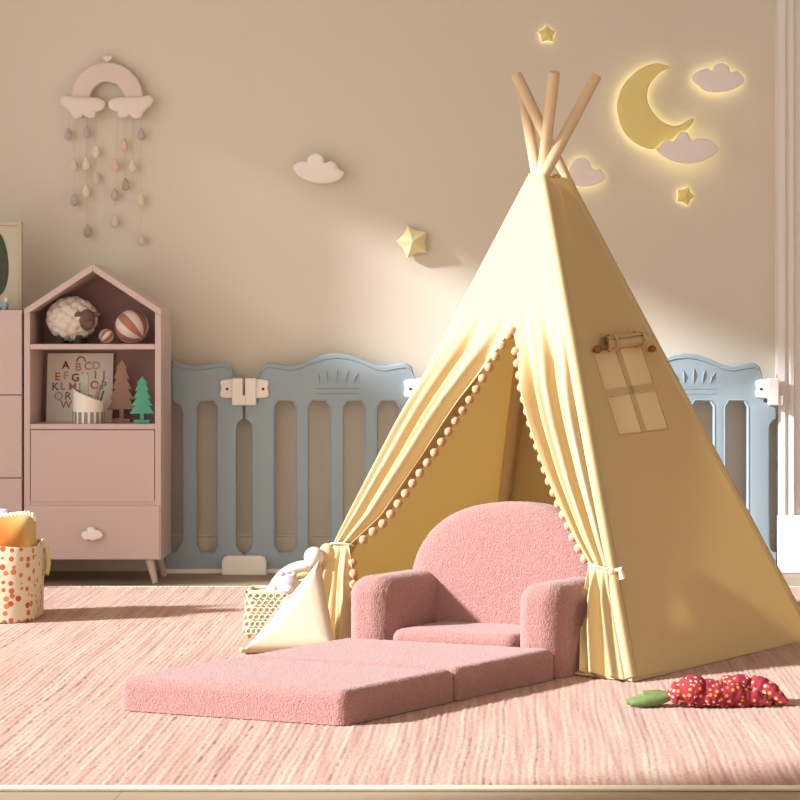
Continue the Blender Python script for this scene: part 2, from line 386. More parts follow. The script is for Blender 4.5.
outA = topA+[(233, 402), (243, 405), (243.5, 419), (240, 420.5), (237.5, 424), (236.5, 429), (236.5, 543), (237.5, 548), (240, 551.3), (243.5, 552.5), (243.5, 569), (165, 569), (165, 553), (176, 551), (183, 541), (183, 413), (180, 405), (172, 401)]
fence_panel(outA, [slot(197, 217)], topA, None, 'narrow blue fence panel just right of the house cabinet')
th = [(-77, 375), (-75, 367), (-69, 362.5), (-58, 364), (-48, 366), (-38, 364.5), (-25, 359), (-12, 354.5), (0, 353)]
def wide(c, k=1.0):
    top = [(c+a*k, b) for a, b in th]+[(c-a*k, b) for a, b in th[-2::-1]]
    sd = [(79, 402), (91.3, 405), (91.3, 419), (88, 420.5), (85.5, 424), (84.5, 429), (84.5, 543), (85.5, 548), (88, 551.3), (91.3, 552.5), (91.3, 569)]
    out = top+[(c+a*k, b) for a, b in sd]+[(c-a*k, b) for a, b in sd[::-1]]
    return out, [slot(c+a*k, c+b*k) for a, b in ((-62, -41), (-28, -7), (7, 28), (41, 62))], top
o_, s_, t_ = wide(337); fence_panel(o_, s_, t_, 337, 'wide blue fence panel with crown relief, left of the tent')
o_, s_, t_ = wide(511.5, .885); fence_panel(o_, s_, t_, 511.5, 'blue fence panel behind the tent, nearly all hidden by it')
o_, s_, t_ = wide(685, .995); fence_panel(o_, s_, t_, 693, 'sunlit pale blue fence panel right of the tent')
def connector(x, label, half=False):
    r = root('corner_bracket', (W(x, 0, FY).x, FY, .6), label, 'connector', 'white connectors joining the fence panels')
    f0 = FY-FT/2
    def bx(a0, a1, b0, b1, t, mb=None):
        p, q = W(a0, b1, FY), W(a1, b0, FY); return (mb or MB()).box(p.x, q.x, f0-t, f0+.001, p.z, q.z)
    sides = (-1,) if half else (-1, 1)
    for s in sides:
        a0, a1 = sorted((x+s*4, x+s*23))
        lp = smooth_loop([(a0, 380), (a1, 380), (a1+.1, 388), (a1, 397), (a0, 397), (a0-.1, 388)], 3)
        part('plate', cprism(fscale([lp]), lambda a, b, d: Vector((a, f0-.006+d, b)), .012, .003), M['wplastic'], r)
        part('screw', MB().ball(W(x+s*18, 389, f0-.013), .005, sy=.5), M['screw'], r)
        a0, a1 = sorted((x+s*1.2, x+s*12)); part('clasp_block', bx(a0, a1, 378, 405, .028), M['wplastic'], r, smooth=False, bevel=.004)
    part('clasp_bridge', bx(x-3, x+3, 395, 405, .024), M['wplastic'], r, smooth=False, bevel=.003)
    return r
connector(245, 'white fence connector between narrow and wide panels near the cabinet')
connector(428.5, 'white fence connector half hidden behind the left slope of the tent')
connector(779, 'white fence connector at the right end beside the door casing', half=True)
def foot(x, label):
    f0 = FY-FT/2; p, q = W(x-22, 573, FY-.03), W(x+22, 555, FY-.03)
    lp = [(p.x, 0.0), (q.x, 0.0), (q.x, q.z-.02), (q.x-.006, q.z-.006), (q.x-.02, q.z), (p.x+.02, q.z), (p.x+.006, q.z-.006), (p.x, q.z-.02)]
    thing('floor_stand', cprism([lp], lambda a, b, d: Vector((a, f0-.03+d, b)), .05, .004), M['wplastic'], label, 'fence foot', 'white fence feet on the floor')
foot(245, 'white rounded fence foot on the floor below the connector')

# ------------------------------------------------------------------ house cabinet
CY0, CY1 = 7.667, 7.92
def cw(px, py): return W(px, py, CY0)
cl, crr = cw(24, 0).x, cw(161, 0).x; zb = cw(0, 560).z; ze = cw(0, 309).z; za = cw(0, 264).z; cm_ = (cl+crr)/2; T = .021
hc = root('house_cabinet', (cm_, (CY0+CY1)/2, 0), 'pink house-shaped cabinet with gabled roof, open shelves and cloud knob', 'cabinet')
dx = cl-cm_; th_ = math.atan2(za-ze, -dx)
for s in (-1, 1):
    xo = cm_+s*(crr-cm_); xi = xo-s*T
    tv = T/math.cos(th_); zo, zi = ze-tv-.0004, ze-tv+T*math.tan(th_)-.0004
    a = [(xo, CY0, zb), (xi, CY0, zb), (xi, CY0, zi), (xo, CY0, zo)]
    part('side_panel', MB().hexa(a, [(x, CY1, z) for x, y, z in a]), M['pink'], hc, smooth=False, bevel=.0015)
    a = [(cm_, CY0, za), (xo, CY0, ze), (xo, CY0, ze-tv), (cm_, CY0, za-tv)]; b = [(x, CY1, z) for x, y, z in a]
    part('roof_panel', MB().hexa(a, b), M['pink'], hc, smooth=False, bevel=.002)
bk = [(cl+T, zb), (crr-T, zb), (crr-T, zi+.006), (cm_, za-tv+.006), (cl+T, zi+.006)]
part('back_panel', MB().add([(x, CY1-.012, z) for x, z in bk]+[(x, CY1, z) for x, z in bk], [(0, 1, 2, 3, 4), (9, 8, 7, 6, 5)]+[(i, (i+1) % 5, (i+1) % 5+5, i+5) for i in range(5)]), M['pinkshade'], hc, smooth=False)
zs1 = cw(0, 344).z; zs2 = cw(0, 424).z
part('shelf', MB().box(cl+T, crr-T, CY0+.002, CY1-.012, zs1-.019, zs1), M['pink'], hc, smooth=False, bevel=.002)
part('shelf', MB().box(cl+T, crr-T, CY0+.002, CY1-.012, zs2-.019, zs2), M['pink'], hc, smooth=False, bevel=.002)
part('bottom_panel', MB().box(cl+T, crr-T, CY0+.004, CY1-.012, zb, zb+.02), M['pink'], hc, smooth=False)
part('middle_rail', MB().box(cl+T, crr-T, CY0+.003, CY0+.02, cw(0, 507).z, cw(0, 500).z), M['pink'], hc, smooth=False)
part('flap_door', MB().box(cl+T+.002, crr-T-.002, CY0-.001, CY0+.018, cw(0, 502).z, cw(0, 430).z), M['pink'], hc, smooth=False, bevel=.003)
dr = part('drawer', MB().box(cl+.004, crr-.004, CY0-.006, CY0+.015, zb+.002, cw(0, 505.5).z), M['pink'], hc, smooth=False, bevel=.003)
dbox = MB().box(cl+T+.01, crr-T-.01, CY0+.015, CY1-.03, zb+.025, cw(0, 515).z)
part('drawer_box', dbox, M['pinkshade'], dr, smooth=False)
cloud0 = smooth_loop([(-11, 1), (-9, -3), (-6, -3.5), (-4, -7), (1, -7.5), (4, -4.5), (7, -4.5), (11, 0), (9, 4), (5, 4.5), (1, 6.5), (-3, 4.8), (-7, 5.5)], 4)
def kfn(a, b, d): p = cw(93+a, 534+b); return Vector((p.x, CY0-.018-d, p.z))
part('cloud_knob', MB().puff(cloud0, kfn, .022, 6, 4).tube([cw(93, 534)-Vector((0, .02, 0)), cw(93, 534)+Vector((0, .002, 0))], .008), M['deco_w'], dr, label='white cloud-shaped knob')
for sx in (-1, 1):
    for y in (CY0+.03, CY1-.03):
        xt = cm_+sx*(crr-cm_-.045); xb = cm_+sx*(crr-cm_-.022)
        part('leg', MB().tube([(xt, y, zb+.002), (xb, y+(-.012 if y < 7.8 else .012), 0)], [.0165, .0105], 14), M['pink'], hc)

# things in it
def on(px, Y, z): return Vector(((px-CX)/F*Y, Y, z))
YS = 7.775
c = on(72, YS, zs1+.088)
sh = root('toy_sheep', (c.x, c.y, zs1), 'fluffy white toy sheep with dark face on the top shelf', 'toy sheep')
mb = MB(); dirs = []
n = 70
for i in range(n):
    z = 1-2*(i+.5)/n; a = i*2.39996; q = math.sqrt(1-z*z); dirs.append(Vector((q*math.cos(a), q*math.sin(a), z)))
bm = bmesh.new(); bmesh.ops.create_icosphere(bm, subdivisions=5, radius=1)
vs = []
for v in bm.verts:
    d = v.co.normalized(); mxd = max(d.dot(k) for k in dirs); ang = math.acos(min(1, mxd))
    rr = 1+.17*math.sqrt(max(0, 1-(ang/.25)**2))-.06
    vs.append((c.x+d.x*.083*rr, c.y+d.y*.072*rr, c.z+d.z*.073*rr))
fs = [tuple(v.index for v in f.verts) for f in bm.faces]; bm.free()
part('woolly_body', MB().add(vs, fs), M['wool'], sh)
hd = part('head', MB().ball((c.x+.061, c.y-.048, c.z-.004), .034, .9, .9, 1.12), M['sheepface'], sh, label='dark grey-brown head')
for s in (-1, 1): part('ear', MB().ball((c.x+.061+s*.03, c.y-.055+s*.012, c.z+.016), .014, 1.3, .5, .7), M['sheepface'], hd)
part('muzzle', MB().ball((c.x+.075, c.y-.074, c.z-.02), .016), M['sheepface'], hd)
for x_, y_ in ((-.035, -.03), (.03, -.035), (-.03, .03), (.035, .025)):
    part('leg', MB().tube([(c.x+x_, c.y+y_, zs1+.03), (c.x+x_, c.y+y_, zs1)], [.012, .014], 12), M['sheepleg'], sh)
def stripe_ball(mat_name, tilt):
    m, nt, bs, out = newmat(mat_name); bs.inputs['Roughness'].default_value = .55
    tc = N(nt, 'ShaderNodeTexCoord'); mp = N(nt, 'ShaderNodeMapping', vector_type='POINT'); mp.inputs['Rotation'].default_value = tilt
    L(nt, tc.outputs['Object'], mp.inputs['Vector']); sx = N(nt, 'ShaderNodeSeparateXYZ'); L(nt, mp.outputs[0], sx.inputs[0])
    at = N(nt, 'ShaderNodeMath', operation='ARCTAN2'); L(nt, sx.outputs['X'], at.inputs[0]); L(nt, sx.outputs['Y'], at.inputs[1])
    mu = N(nt, 'ShaderNodeMath', operation='MULTIPLY'); mu.inputs[1].default_value = 6; L(nt, at.outputs[0], mu.inputs[0])
    si = N(nt, 'ShaderNodeMath', operation='SINE'); L(nt, mu.outputs[0], si.inputs[0])
    gt = N(nt, 'ShaderNodeMath', operation='GREATER_THAN'); gt.inputs[1].default_value = 0; L(nt, si.outputs[0], gt.inputs[0])
    mx = N(nt, 'ShaderNodeMix', data_type='RGBA'); mx.inputs['A'].default_value = (.72, .62, .58, 1); mx.inputs['B'].default_value = (.40, .17, .10, 1)
    L(nt, gt.outputs[0], mx.inputs['Factor']); L(nt, mx.outputs['Result'], bs.inputs['Base Color']); return m
b1 = on(132, 7.76, zs1+.060); b2 = on(106.5, 7.74, zs1+.0262)
thing('striped_ball', MB().ball(b1, .060, seg=32, rings=20), stripe_ball('rust_stripes', (.5, .75, 0)), 'large ball with rust and white stripes on the top shelf', 'ball', 'striped balls on the top shelf', org=b1)
thing('striped_ball', MB().ball(b2, .0262, seg=24, rings=14), stripe_ball('rust_stripes_small', (.4, -.7, 0)), 'small rust and white striped ball beside the toy sheep', 'ball', 'striped balls on the top shelf', org=b2)
# alphabet board
YB = 7.86; z0 = zs2; hb = .243; lean = .03
pl, pr = on(46, YB, 0).x, on(112, YB, 0).x
def bfn(px, py, d):
    p = W(px, py, YB); t = (p.z-z0)/hb; return Vector((p.x, YB+lean*t-d, p.z))
ab = root('alphabet_print', ((pl+pr)/2, YB, z0), 'cream alphabet print with coloured letters leaning on the lower shelf', 'print')
a = [(pl, YB, z0), (pr, YB, z0), (pr, YB+lean, z0+hb), (pl, YB+lean, z0+hb)]
part('board', MB().hexa(a, [(x, y+.01, z) for x, y, z in a]), M['paper'], ab, smooth=False)
LET = [('A', 64.5, 365.5, (.28, .06, .05)), ('B', 77, 367.5, (.50, .33, .13)), ('C', 86.8, 366.5, (.50, .36, .22)), ('D', 95, 366, (.50, .48, .43)), ('E', 56.5, 377, (.62, .20, .04)), ('F', 65, 376, (.46, .46, .42)),
       ('G', 74.5, 378, (.22, .09, .07)), ('H', 84, 377, (.42, .43, .38)), ('I', 94.5, 375.5, (.45, .28, .16)), ('J', 103, 375.5, (.36, .33, .30)), ('K', 54.5, 387, (.13, .11, .11)), ('L', 62, 386.5, (.46, .36, .30)),
       ('M', 71.8, 387, (.48, .24, .20)), ('N', 82, 387, (.40, .40, .36)), ('O', 94, 385.5, (.55, .14, .06)), ('P', 103, 386, (.38, .3, .25)), ('Q', 58, 396.5, (.45, .47, .40)), ('R', 67.3, 396.5, (.23, .10, .08)), ('W', 65.8, 405, (.46, .22, .19))]
LM = {}
for ch, px, py, col in LET:
    o = bfn(px, py, .0012)
    part('letter', text_mb(ch, .039, lambda x, y, z, o=o: Vector((o.x+x, o.y+lean/hb*y-z, o.z+y))), LM.setdefault(col, pmat('ink_'+ch, col, .8)), ab, smooth=False, label='letter '+ch)
arc = [bfn(79.8+4.2*math.cos(t), 362+5*-math.sin(t), .001) for t in np.linspace(0, PI, 14)]
part('printed_rainbow', MB().tube(arc, .0022, 6), pmat('ink_rainbow', (.28, .12, .10), .8), ab)
# pencil cup
cc = on(88.5, 7.74, zs2)
pc = root('pencil_cup', cc, 'white slanted pencil cup with grey stripes in front of the print', 'cup')
rc = .054; mb = MB(); seg = 40; prof = []
def top_z(a): return .098-.022*math.cos(a)
P = []
for rr, zf in ((rc, 0), (rc, .25), (rc, .5), (rc, .75), (rc, 1), (rc-.004, 1), (rc-.004, .1), (0.0, .1)):
    P.append([(cc.x+rr*math.cos(a), cc.y+rr*math.sin(a), zs2+zf*top_z(a)) for a in np.linspace(0, 2*PI, seg+1)])
mb.grid(P); part('body', mb, M['wplush'] if 0 else pmat('white_ceramic', (.82, .79, .75), .35), pc)
for k in range(16):
    a = 2*PI*k/16; t = Vector((-math.sin(a), math.cos(a), 0)); rd = Vector((math.cos(a), math.sin(a), 0)); o = cc+rd*(rc+.0004)
    part('stripe', MB().hexa([o-t*.006, o+t*.006, o+t*.006+Vector((0, 0, .04)), o-t*.006+Vector((0, 0, .04))], [o-t*.006+rd*.0012, o+t*.006+rd*.0012, o+t*.006+rd*.0012+Vector((0, 0, .04)), o-t*.006+rd*.0012+Vector((0, 0, .04))]), M.setdefault('gstripe', pmat('grey_stripe', (.27, .26, .235), .5)), pc, smooth=False)
def pencil(nm, a, b, r, mat, lab):
    thing(nm, MB().tube([a, b], r, 8), mat, lab, 'pencil', 'pencils in the white cup', org=a)
rl = pmat('pale_ruler', (.50, .50, .42), .6)
o = on(84.5, 7.755, zs2+.02)
thing('ruler', MB().box(o.x-.013, o.x+.013, o.y-.002, o.y+.002, o.z, zs2+.172), rl, 'pale grey ruler standing in the white pencil cup', 'ruler', org=o)
pencil('pencil', on(92, 7.735, zs2+.03), on(98.5, 7.735, W(0, 383.5, 7.735).z), .0032, pmat('pink_pencil', (.52, .28, .22), .5), 'pink pencil leaning in the white cup')
pencil('pencil', on(94, 7.745, zs2+.03), on(101, 7.745, W(0, 385, 7.745).z), .0032, pmat('grey_pencil', (.30, .30, .28), .5), 'grey pencil leaning in the white cup')
pencil('pencil', on(96, 7.73, zs2+.03), on(103.5, 7.73, W(0, 391, 7.73).z), .0032, pmat('dark_pencil', (.06, .05, .05), .5), 'short dark pencil leaning at the right of the cup')
# wooden trees
def tree(px, w, py0, Y, mat, label, name='wooden_tree'):
    z1 = W(0, py0, Y).z; hh = z1-zs2; x = on(px, Y, 0).x; ww = w/F*Y/2
    r = root(name, (x, Y, zs2), label, 'wooden tree', 'wooden trees on the lower shelf')
    lv = 5; rt = [(0, 1.0)]; tb, tt = .20, 1.0
    for k in range(lv):
        f = (k+1)/lv; yy = tt-(tt-tb)*f; half = .28+.72*f
        rt += [(half*.93, yy+.02), (half, yy-.005)]
        if k < lv-1: rt.append((half*.62, yy+.012))
    rt += [(.15, tb), (.15, .03)]
    lp = [(x+a*ww, zs2+b*hh) for a, b in rt]+[(x-a*ww, zs2+b*hh) for a, b in rt[:0:-1]]
    part('tree_shape', cprism([lp], lambda a, b, d: Vector((a, Y+d, b)), .018, .0015, 1), mat, r)
    part('base', MB().box(x-ww*.62, x+ww*.62, Y-.02, Y+.02, zs2, zs2+.012), mat, r, smooth=False, bevel=.002)
tree(122, 29, 359, 7.83, M['brownwood'], 'taller brown wooden tree standing behind the green one')
tree(142.5, 26, 376, 7.75, M['green'], 'small green wooden tree at the right of the lower shelf')

# ------------------------------------------------------------------ sideboard at the left edge
sx1 = W(22, 0, CY0).x; sx0 = sx1-.56; zt = W(0, 310, CY0).z
sb = root('sideboard', ((sx0+sx1)/2, (CY0+CY1)/2, 0), 'plain pink sideboard cut off by the left edge, beside the house cabinet', 'sideboard')
part('carcass', MB().box(sx0, sx1, CY0+.016, CY1, zb, zt-.016), M['pink'], sb, smooth=False, bevel=.002)
part('top', MB().box(sx0, sx1, CY0, CY1, zt-.014, zt), M['pink'], sb, smooth=False, bevel=.002)
for y0_, y1_ in ((313.5, 394.5), (395.5, 477.5), (478.5, 560)):
    part('drawer', MB().box(sx0+.001, sx1-.001, CY0, CY0+.016, W(0, y1_, CY0).z, W(0, y0_, CY0).z), M['pink'], sb, smooth=False, bevel=.002)
for xx in (sx0+.05, sx1-.05):
    for y in (CY0+.04, CY1-.04): part('leg', MB().tube([(xx, y, zb), (xx, y, 0)], [.017, .011], 12), M['pink'], sb)
# framed picture on it
YP = 7.80; fx1 = on(21.5, YP, 0).x; fx0 = fx1-.20; fz1 = W(0, 222, YP).z
pf = root('framed_picture', ((fx0+fx1)/2, YP, zt), 'pale wood framed leaf picture standing on the pink sideboard', 'picture')
fr = MB()
for a_, b_, c_, d_ in ((fx0, fx0+.012, zt, fz1), (fx1-.012, fx1, zt, fz1), (fx0+.012, fx1-.012, zt, zt+.012), (fx0+.012, fx1-.012, fz1-.012, fz1)): fr.box(a_, b_, YP, YP+.025, c_, d_)
part('frame', fr, M['lightwood'], pf, smooth=False, bevel=.0015)
part('sheet', MB().box(fx0+.012, fx1-.012, YP+.008, YP+.012, zt+.012, fz1-.012), pmat('ivory_sheet', (.56, .52, .42), .7), pf, smooth=False)
lc = W(-4, 264, YP); lf = [(lc.x+.043*math.cos(t)*(1-.12*math.sin(t)), lc.z+.115*math.sin(t)) for t in np.linspace(0, 2*PI, 40, endpoint=False)]
part('printed_leaf', cprism([lf], lambda a, b, d: Vector((a, YP+.0072+d, b)), .0012), pmat('leaf_ink', (.07, .085, .055), .8, var=.5, vscale=35), pf, smooth=False, label='dark green oval leaf')
tb_ = on(2, 7.72, zt)
tyb = root('toy_car', tb_, 'tiny pale blue toy in front of the framed picture', 'toy')
part('body', MB().box(tb_.x-.024, tb_.x+.022, tb_.y-.016, tb_.y+.016, zt+.006, zt+.028), M['bluetoy'], tyb, smooth=False, bevel=.006)
part('peg', MB().tube([tb_+Vector((.014, 0, .028)), tb_+Vector((.014, 0, .043))], .0055, 10), M['wplastic'], tyb)
for xx in (-.013, .011):
    for s in (-1, 1): part('wheel', MB().tube([tb_+Vector((xx, s*.012, .007)), tb_+Vector((xx, s*.018, .007))], .007, 14), M['bluetoy'], tyb)

# ------------------------------------------------------------------ dotted basket with cushion (left edge)
m, nt, bs, out = newmat('dotted_canvas'); M['dots'] = m; bs.inputs['Roughness'].default_value = .9
tc = N(nt, 'ShaderNodeTexCoord'); vo = N(nt, 'ShaderNodeTexVoronoi', Scale=43.0, Randomness=.6); L(nt, tc.outputs['Object'], vo.inputs['Vector'])
lt = N(nt, 'ShaderNodeMath', operation='LESS_THAN'); lt.inputs[1].default_value = .38; L(nt, vo.outputs['Distance'], lt.inputs[0])
cr = N(nt, 'ShaderNodeValToRGB'); e = cr.color_ramp.elements; e[0].color = (.36, .085, .03, 1); e[1].color = (.58, .20, .06, 1)
sp = N(nt, 'ShaderNodeSeparateXYZ'); L(nt, vo.outputs['Color'], sp.inputs[0]); L(nt, sp.outputs['X'], cr.inputs['Fac'])
mx = N(nt, 'ShaderNodeMix', data_type='RGBA'); mx.inputs['A'].default_value = (.64, .56, .42, 1); L(nt, lt.outputs[0], mx.inputs['Factor']); L(nt, cr.outputs['Color'], mx.inputs['B']); L(nt, mx.outputs['Result'], bs.inputs['Base Color'])
BYc = 6.72; bx1 = W(40.5, 0, BYc).x; hw = .135; bxc = bx1-hw; BH = .228
bsk = root('fabric_basket', (bxc, BYc, RZ), 'cream fabric basket with rust polka dots at the left edge of the rug', 'basket')
def sq(r, n=64, e=4.2):
    o = []
    for k in range(n):
        t = 2*PI*k/n; ct, st = math.cos(t), math.sin(t); q = (abs(ct)**e+abs(st)**e)**(-1/e); o.append((r*q*ct, r*q*st))
    return o
P = []
for rr, z in ((hw*.6, .001), (hw*.97, .001), (hw*.985, .012), (hw*.985, .08), (hw, .15), (hw, BH-.006), (hw-.003, BH), (hw-.008, BH-.004), (hw-.01, .1), (hw-.014, .02), (.02, .018)):
    lp = sq(rr); lp.append(lp[0]); P.append([(bxc+a, BYc+b, RZ+z+(.004*math.sin(3*math.atan2(b, a)) if z > .2 else 0)) for a, b in lp])
part('body', MB().grid(P), M['dots'], bsk)
part('handle', MB().tube([(bx1+.002, BYc+.05, RZ+BH-.03), (bx1+.010, BYc+.045, RZ+BH-.02), (bx1+.016, BYc+.04, RZ+BH-.07), (bx1+.012, BYc+.035, RZ+BH-.10), (bx1+.002, BYc+.03, RZ+BH-.09)], .008, 10), M['yplush'], bsk, label='pale yellow handle loop')
m, nt, bs, out = newmat('sunset_print'); M['sunset'] = m; bs.inputs['Roughness'].default_value = .9
tc = N(nt, 'ShaderNodeTexCoord'); mp = N(nt, 'ShaderNodeMapping'); mp.inputs['Location'].default_value = (.03, 0, -.27); mp.inputs['Scale'].default_value = (6, 0, 6); L(nt, tc.outputs['Object'], mp.inputs['Vector'])
ln_ = N(nt, 'ShaderNodeVectorMath', operation='LENGTH'); L(nt, mp.outputs[0], ln_.inputs[0])
cr = N(nt, 'ShaderNodeValToRGB'); e = cr.color_ramp.elements; e[0].position = .3; e[0].color = (.46, .14, .02, 1); e[1].position = .8; e[1].color = (.48, .40, .18, 1)
x = e.new(.55); x.color = (.48, .24, .055, 1); L(nt, ln_.outputs['Value'], cr.inputs['Fac']); L(nt, cr.outputs['Color'], bs.inputs['Base Color'])
PY = 6.70; cz = W(0, 532, PY).z
cx0, cx1 = W(-44, 0, PY).x, W(37.5, 0, PY).x; ctop = W(0, 512, PY).z; cbot = RZ+.06
pc0 = Vector(((cx0+cx1)/2, PY, (ctop+cbot)/2))
cu = root('rope_edged_cushion', pc0, 'yellow and orange cushion with twisted rope edge in the dotted basket', 'cushion')
ol = []
for t in np.linspace(0, 2*PI, 56, endpoint=False):
    ct, st = math.cos(t), math.sin(t); q = (abs(ct)**6+abs(st)**6)**(-1/6)
    a, b = ct*q, st*q; k = 1-.05*(1-abs(a))*(abs(b))-.0; pinch = 1+.06*(abs(a)*abs(b))**3
    ol.append((pc0.x+a*(cx1-cx0)/2*(1-.05*(1-b*b)), pc0.z+b*(ctop-cbot)/2*(1-.12*(1-a*a))*pinch))
part('cushion_body', MB().puff(ol, lambda a, b, d: Vector((a, PY-d, b)), .13, 10, 2.4), M['sunset'], cu)
tp = [p for p in ol if p[1] > pc0.z+(ctop-cbot)*.36]; tp.sort()
pts = []; dense = []
for (a0, b0), (a1, b1) in zip(tp, tp[1:]):
    for k in range(10): dense.append((a0+(a1-a0)*k/10, b0+(b1-b0)*k/10))
rp = MB()
for ph in (0, PI):
    q = []; s = 0
    for i, (a, b) in enumerate(dense):
        if i: s += math.hypot(a-dense[i-1][0], b-dense[i-1][1])
        an = s/.022*2*PI+ph; q.append((a, PY+.0045*math.cos(an), b+.003+.0045*math.sin(an)))
    rp.tube(q, .0052, 7)
part('rope_edge', rp, M['cord'], cu, label='twisted cream rope edging')
tq = dense[-1]
ts = MB()
for k in range(6): ts.tube([(tq[0]-.006, PY, tq[1]+.004), (tq[0]-.010+.006*math.cos(k), PY+.006*math.sin(k), tq[1]+.018), (tq[0]-.022+.008*math.cos(k*1.3), PY+.006*math.sin(k), tq[1]+.016)], [.003, .003, .002], 6)
part('tassel', ts, M['cord'], cu)
lo = W(-6, 524, 6.79)
ol2 = [(lo.x+.055*math.cos(t)*(abs(math.cos(t))**6+abs(math.sin(t))**6)**(-1/6), lo.z-.02+.067*math.sin(t)*(abs(math.cos(t))**6+abs(math.sin(t))**6)**(-1/6)) for t in np.linspace(0, 2*PI, 40, endpoint=False)]
thing('lilac_cushion', MB().puff(ol2, lambda a, b, d: Vector((a, 6.795-d, b)), .05, 8, 2.5), M['lilac'], 'lilac cushion peeking out behind the rope-edged cushion', 'cushion', org=lo)

# ------------------------------------------------------------------ rainbow wall hanging
RY = WY-.03
def rw(px, py, d=0): p = W(px, py, RY); return Vector((p.x, RY-d, p.z))
rh = root('rainbow_hanging', rw(108, 101), 'pale pink felt rainbow hanging with clouds and dangling raindrops', 'wall hanging')
ang = np.linspace(PI, 0, 40)
lp = [(107.5+36.5*math.cos(t), 100.5-38*math.sin(t)) for t in ang]+[(107.5+17*math.cos(t), 100.5-18.5*math.sin(t)) for t in ang[::-1]]
def m2(lp, Y): return [(W(a, b, Y).x, W(a, b, Y).z) for a, b in lp]
part('rainbow_arch', cprism([m2(lp, RY)], lambda a, b, d: Vector((a, RY+d, b)), .03, .008, 3), M['felt_pink'], rh)
ht = []
for t in np.linspace(0, 2*PI, 30, endpoint=False):
    ht.append((108+4.9*math.sin(t)**3, 58.3-(13*math.cos(t)-3.6*math.cos(2*t)-1.6*math.cos(3*t)-.6*math.cos(4*t))*.30))
part('heart', MB().puff(ht, lambda a, b, d: rw(a, b, d), .02, 5, 3), M['felt_white'], rh)
clo = smooth_loop([(-23, -7), (-19, -11), (-13, -10), (0, -9), (10, -9), (17, -8), (22, -4), (21, 2), (16, 5), (13, 6), (12, 11), (5, 12), (1, 9), (-3, 12), (-10, 12), (-13, 7), (-16, 3), (-21, -1)], 4)
for cxp, sg in ((84.5, 1), (131.5, -1)):
    part('cloud', MB().puff([(cxp+a*sg, 107+b) for a, b in clo], lambda a, b, d: rw(a, b, d+.022), .03, 7, 3.5), M['felt_white'], rh, label='white felt cloud')
DROPS = [(68, 134, 0), (86.6, 132, 0), (96, 151.5, 2), (73.7, 165, 1), (86, 163.5, 2), (96, 178, 3), (86, 191, 2), (74, 199.5, 0), (87.5, 231, 4), (141, 134, 0), (124, 145, 5), (115.3, 165, 5), (132.8, 166.5, 1), (125.5, 184.5, 4), (114.8, 194.5, 0), (141, 200, 1), (115, 221, 3), (141, 239, 3)]
dm_ = [pmat('felt_lilac_grey', (.50, .44, .43), .95), pmat('felt_cream', (.74, .64, .50), .95), pmat('felt_ivory', (.76, .70, .60), .95), pmat('felt_pale_lilac', (.66, .56, .52), .95), pmat('felt_taupe', (.45, .37, .28), .95), pmat('felt_peach', (.70, .53, .42), .95)]
dr_o = [(5.0*.62*math.sin(t)*(1-.45*math.cos(t))*1.15, -6.5*math.cos(t)) for t in np.linspace(0, 2*PI, 22, endpoint=False)]
for px, py, k in DROPS:
    part('raindrop', MB().puff([(px+a, py+b) for a, b in dr_o], lambda a, b, d: rw(a, b, d), .016, 5, 2.2), dm_[k], rh)
for xs_ in sorted(set(round(d[0]) for d in DROPS)):
    col = [d for d in DROPS if abs(d[0]-xs_) < 1.6]; yb = max(d[1] for d in col)
    yt = 113
    xt = min(max(xs_, 72), 143)
    if 104 < xt < 121: yt = 112; xt = 118 if xt > 112 else 103
    part('string', MB().tube([rw(xt, yt), rw(xs_, yb-6)], .0006, 5), M['string'], rh)

# ------------------------------------------------------------------ wall lights
def lamp(name, lp, mat, label, cat, glow=True, thick=.03, off=.028, puffy=True, grow=1.03, star=True):
    n_ = len(lp); c = (sum(a for a, b in lp)/n_, sum(b for a, b in lp)/n_)
    Y = WY-off-thick/2; p = W(*c, Y)
    r = root(name, p, label, cat, 'light-up clouds, moon and stars on the wall')
    if puffy and star: mb = MB().puff(lp, lambda a, b, d: W(a, b, Y)+Vector((0, -d, 0)), thick, 7, 4.5)
    else: mb = cprism([m2(lp, Y)], lambda a, b, d: Vector((a, Y+d, b)), thick, .007, 4)
    part('shade', mb, mat, r)
    if glow:
        Yg = WY-off+.004
        part('backlight', cprism([m2(lp, Yg)], lambda a, b, d: Vector((a, Yg+d, b)), .006), M['glow'], r, smooth=False, label='glowing yellow backlight')
        part('mount', MB().tube([(p.x if star else W(640, 0, Yg).x, WY-.001, p.z if star else W(0, 125, Yg).z), (p.x if star else W(640, 0, Yg).x, Yg+.003, p.z if star else W(0, 125, Yg).z)], .02, 16), M['white'], r)
    else:
        part('mount', MB().tube([(p.x, WY-.001, p.z), (p.x, Y, p.z)], .02, 16), M['white'], r)
    return r
def cr4(pts, s, ox, oy): return [(ox+a/s, oy+b/s) for a, b in pts]
moon = smooth_loop(cr4([(355, 88), (320, 74), (280, 68), (225, 82), (180, 110), (130, 158), (100, 210), (85, 290), (110, 390), (170, 460), (260, 495), (350, 460), (420, 410), (455, 375), (468, 345), (440, 350), (390, 378), (330, 370), (270, 320), (235, 250), (245, 180), (290, 120), (325, 98)], 5, 600, 50), 4)
lamp('moon_light', moon, M['lamp_y'], 'large yellow crescent moon light glowing on the wall', 'wall light', star=False)
lamp('cloud_light', smooth_loop(cr4([(460, 145), (474, 118), (508, 97), (540, 95), (557, 108), (572, 78), (608, 65), (642, 80), (652, 111), (684, 108), (712, 126), (724, 152), (690, 185), (620, 210), (540, 210), (490, 180)], 5, 600, 50), 4), M['lamp_w'], 'white backlit cloud light at the upper right of the moon', 'wall light')
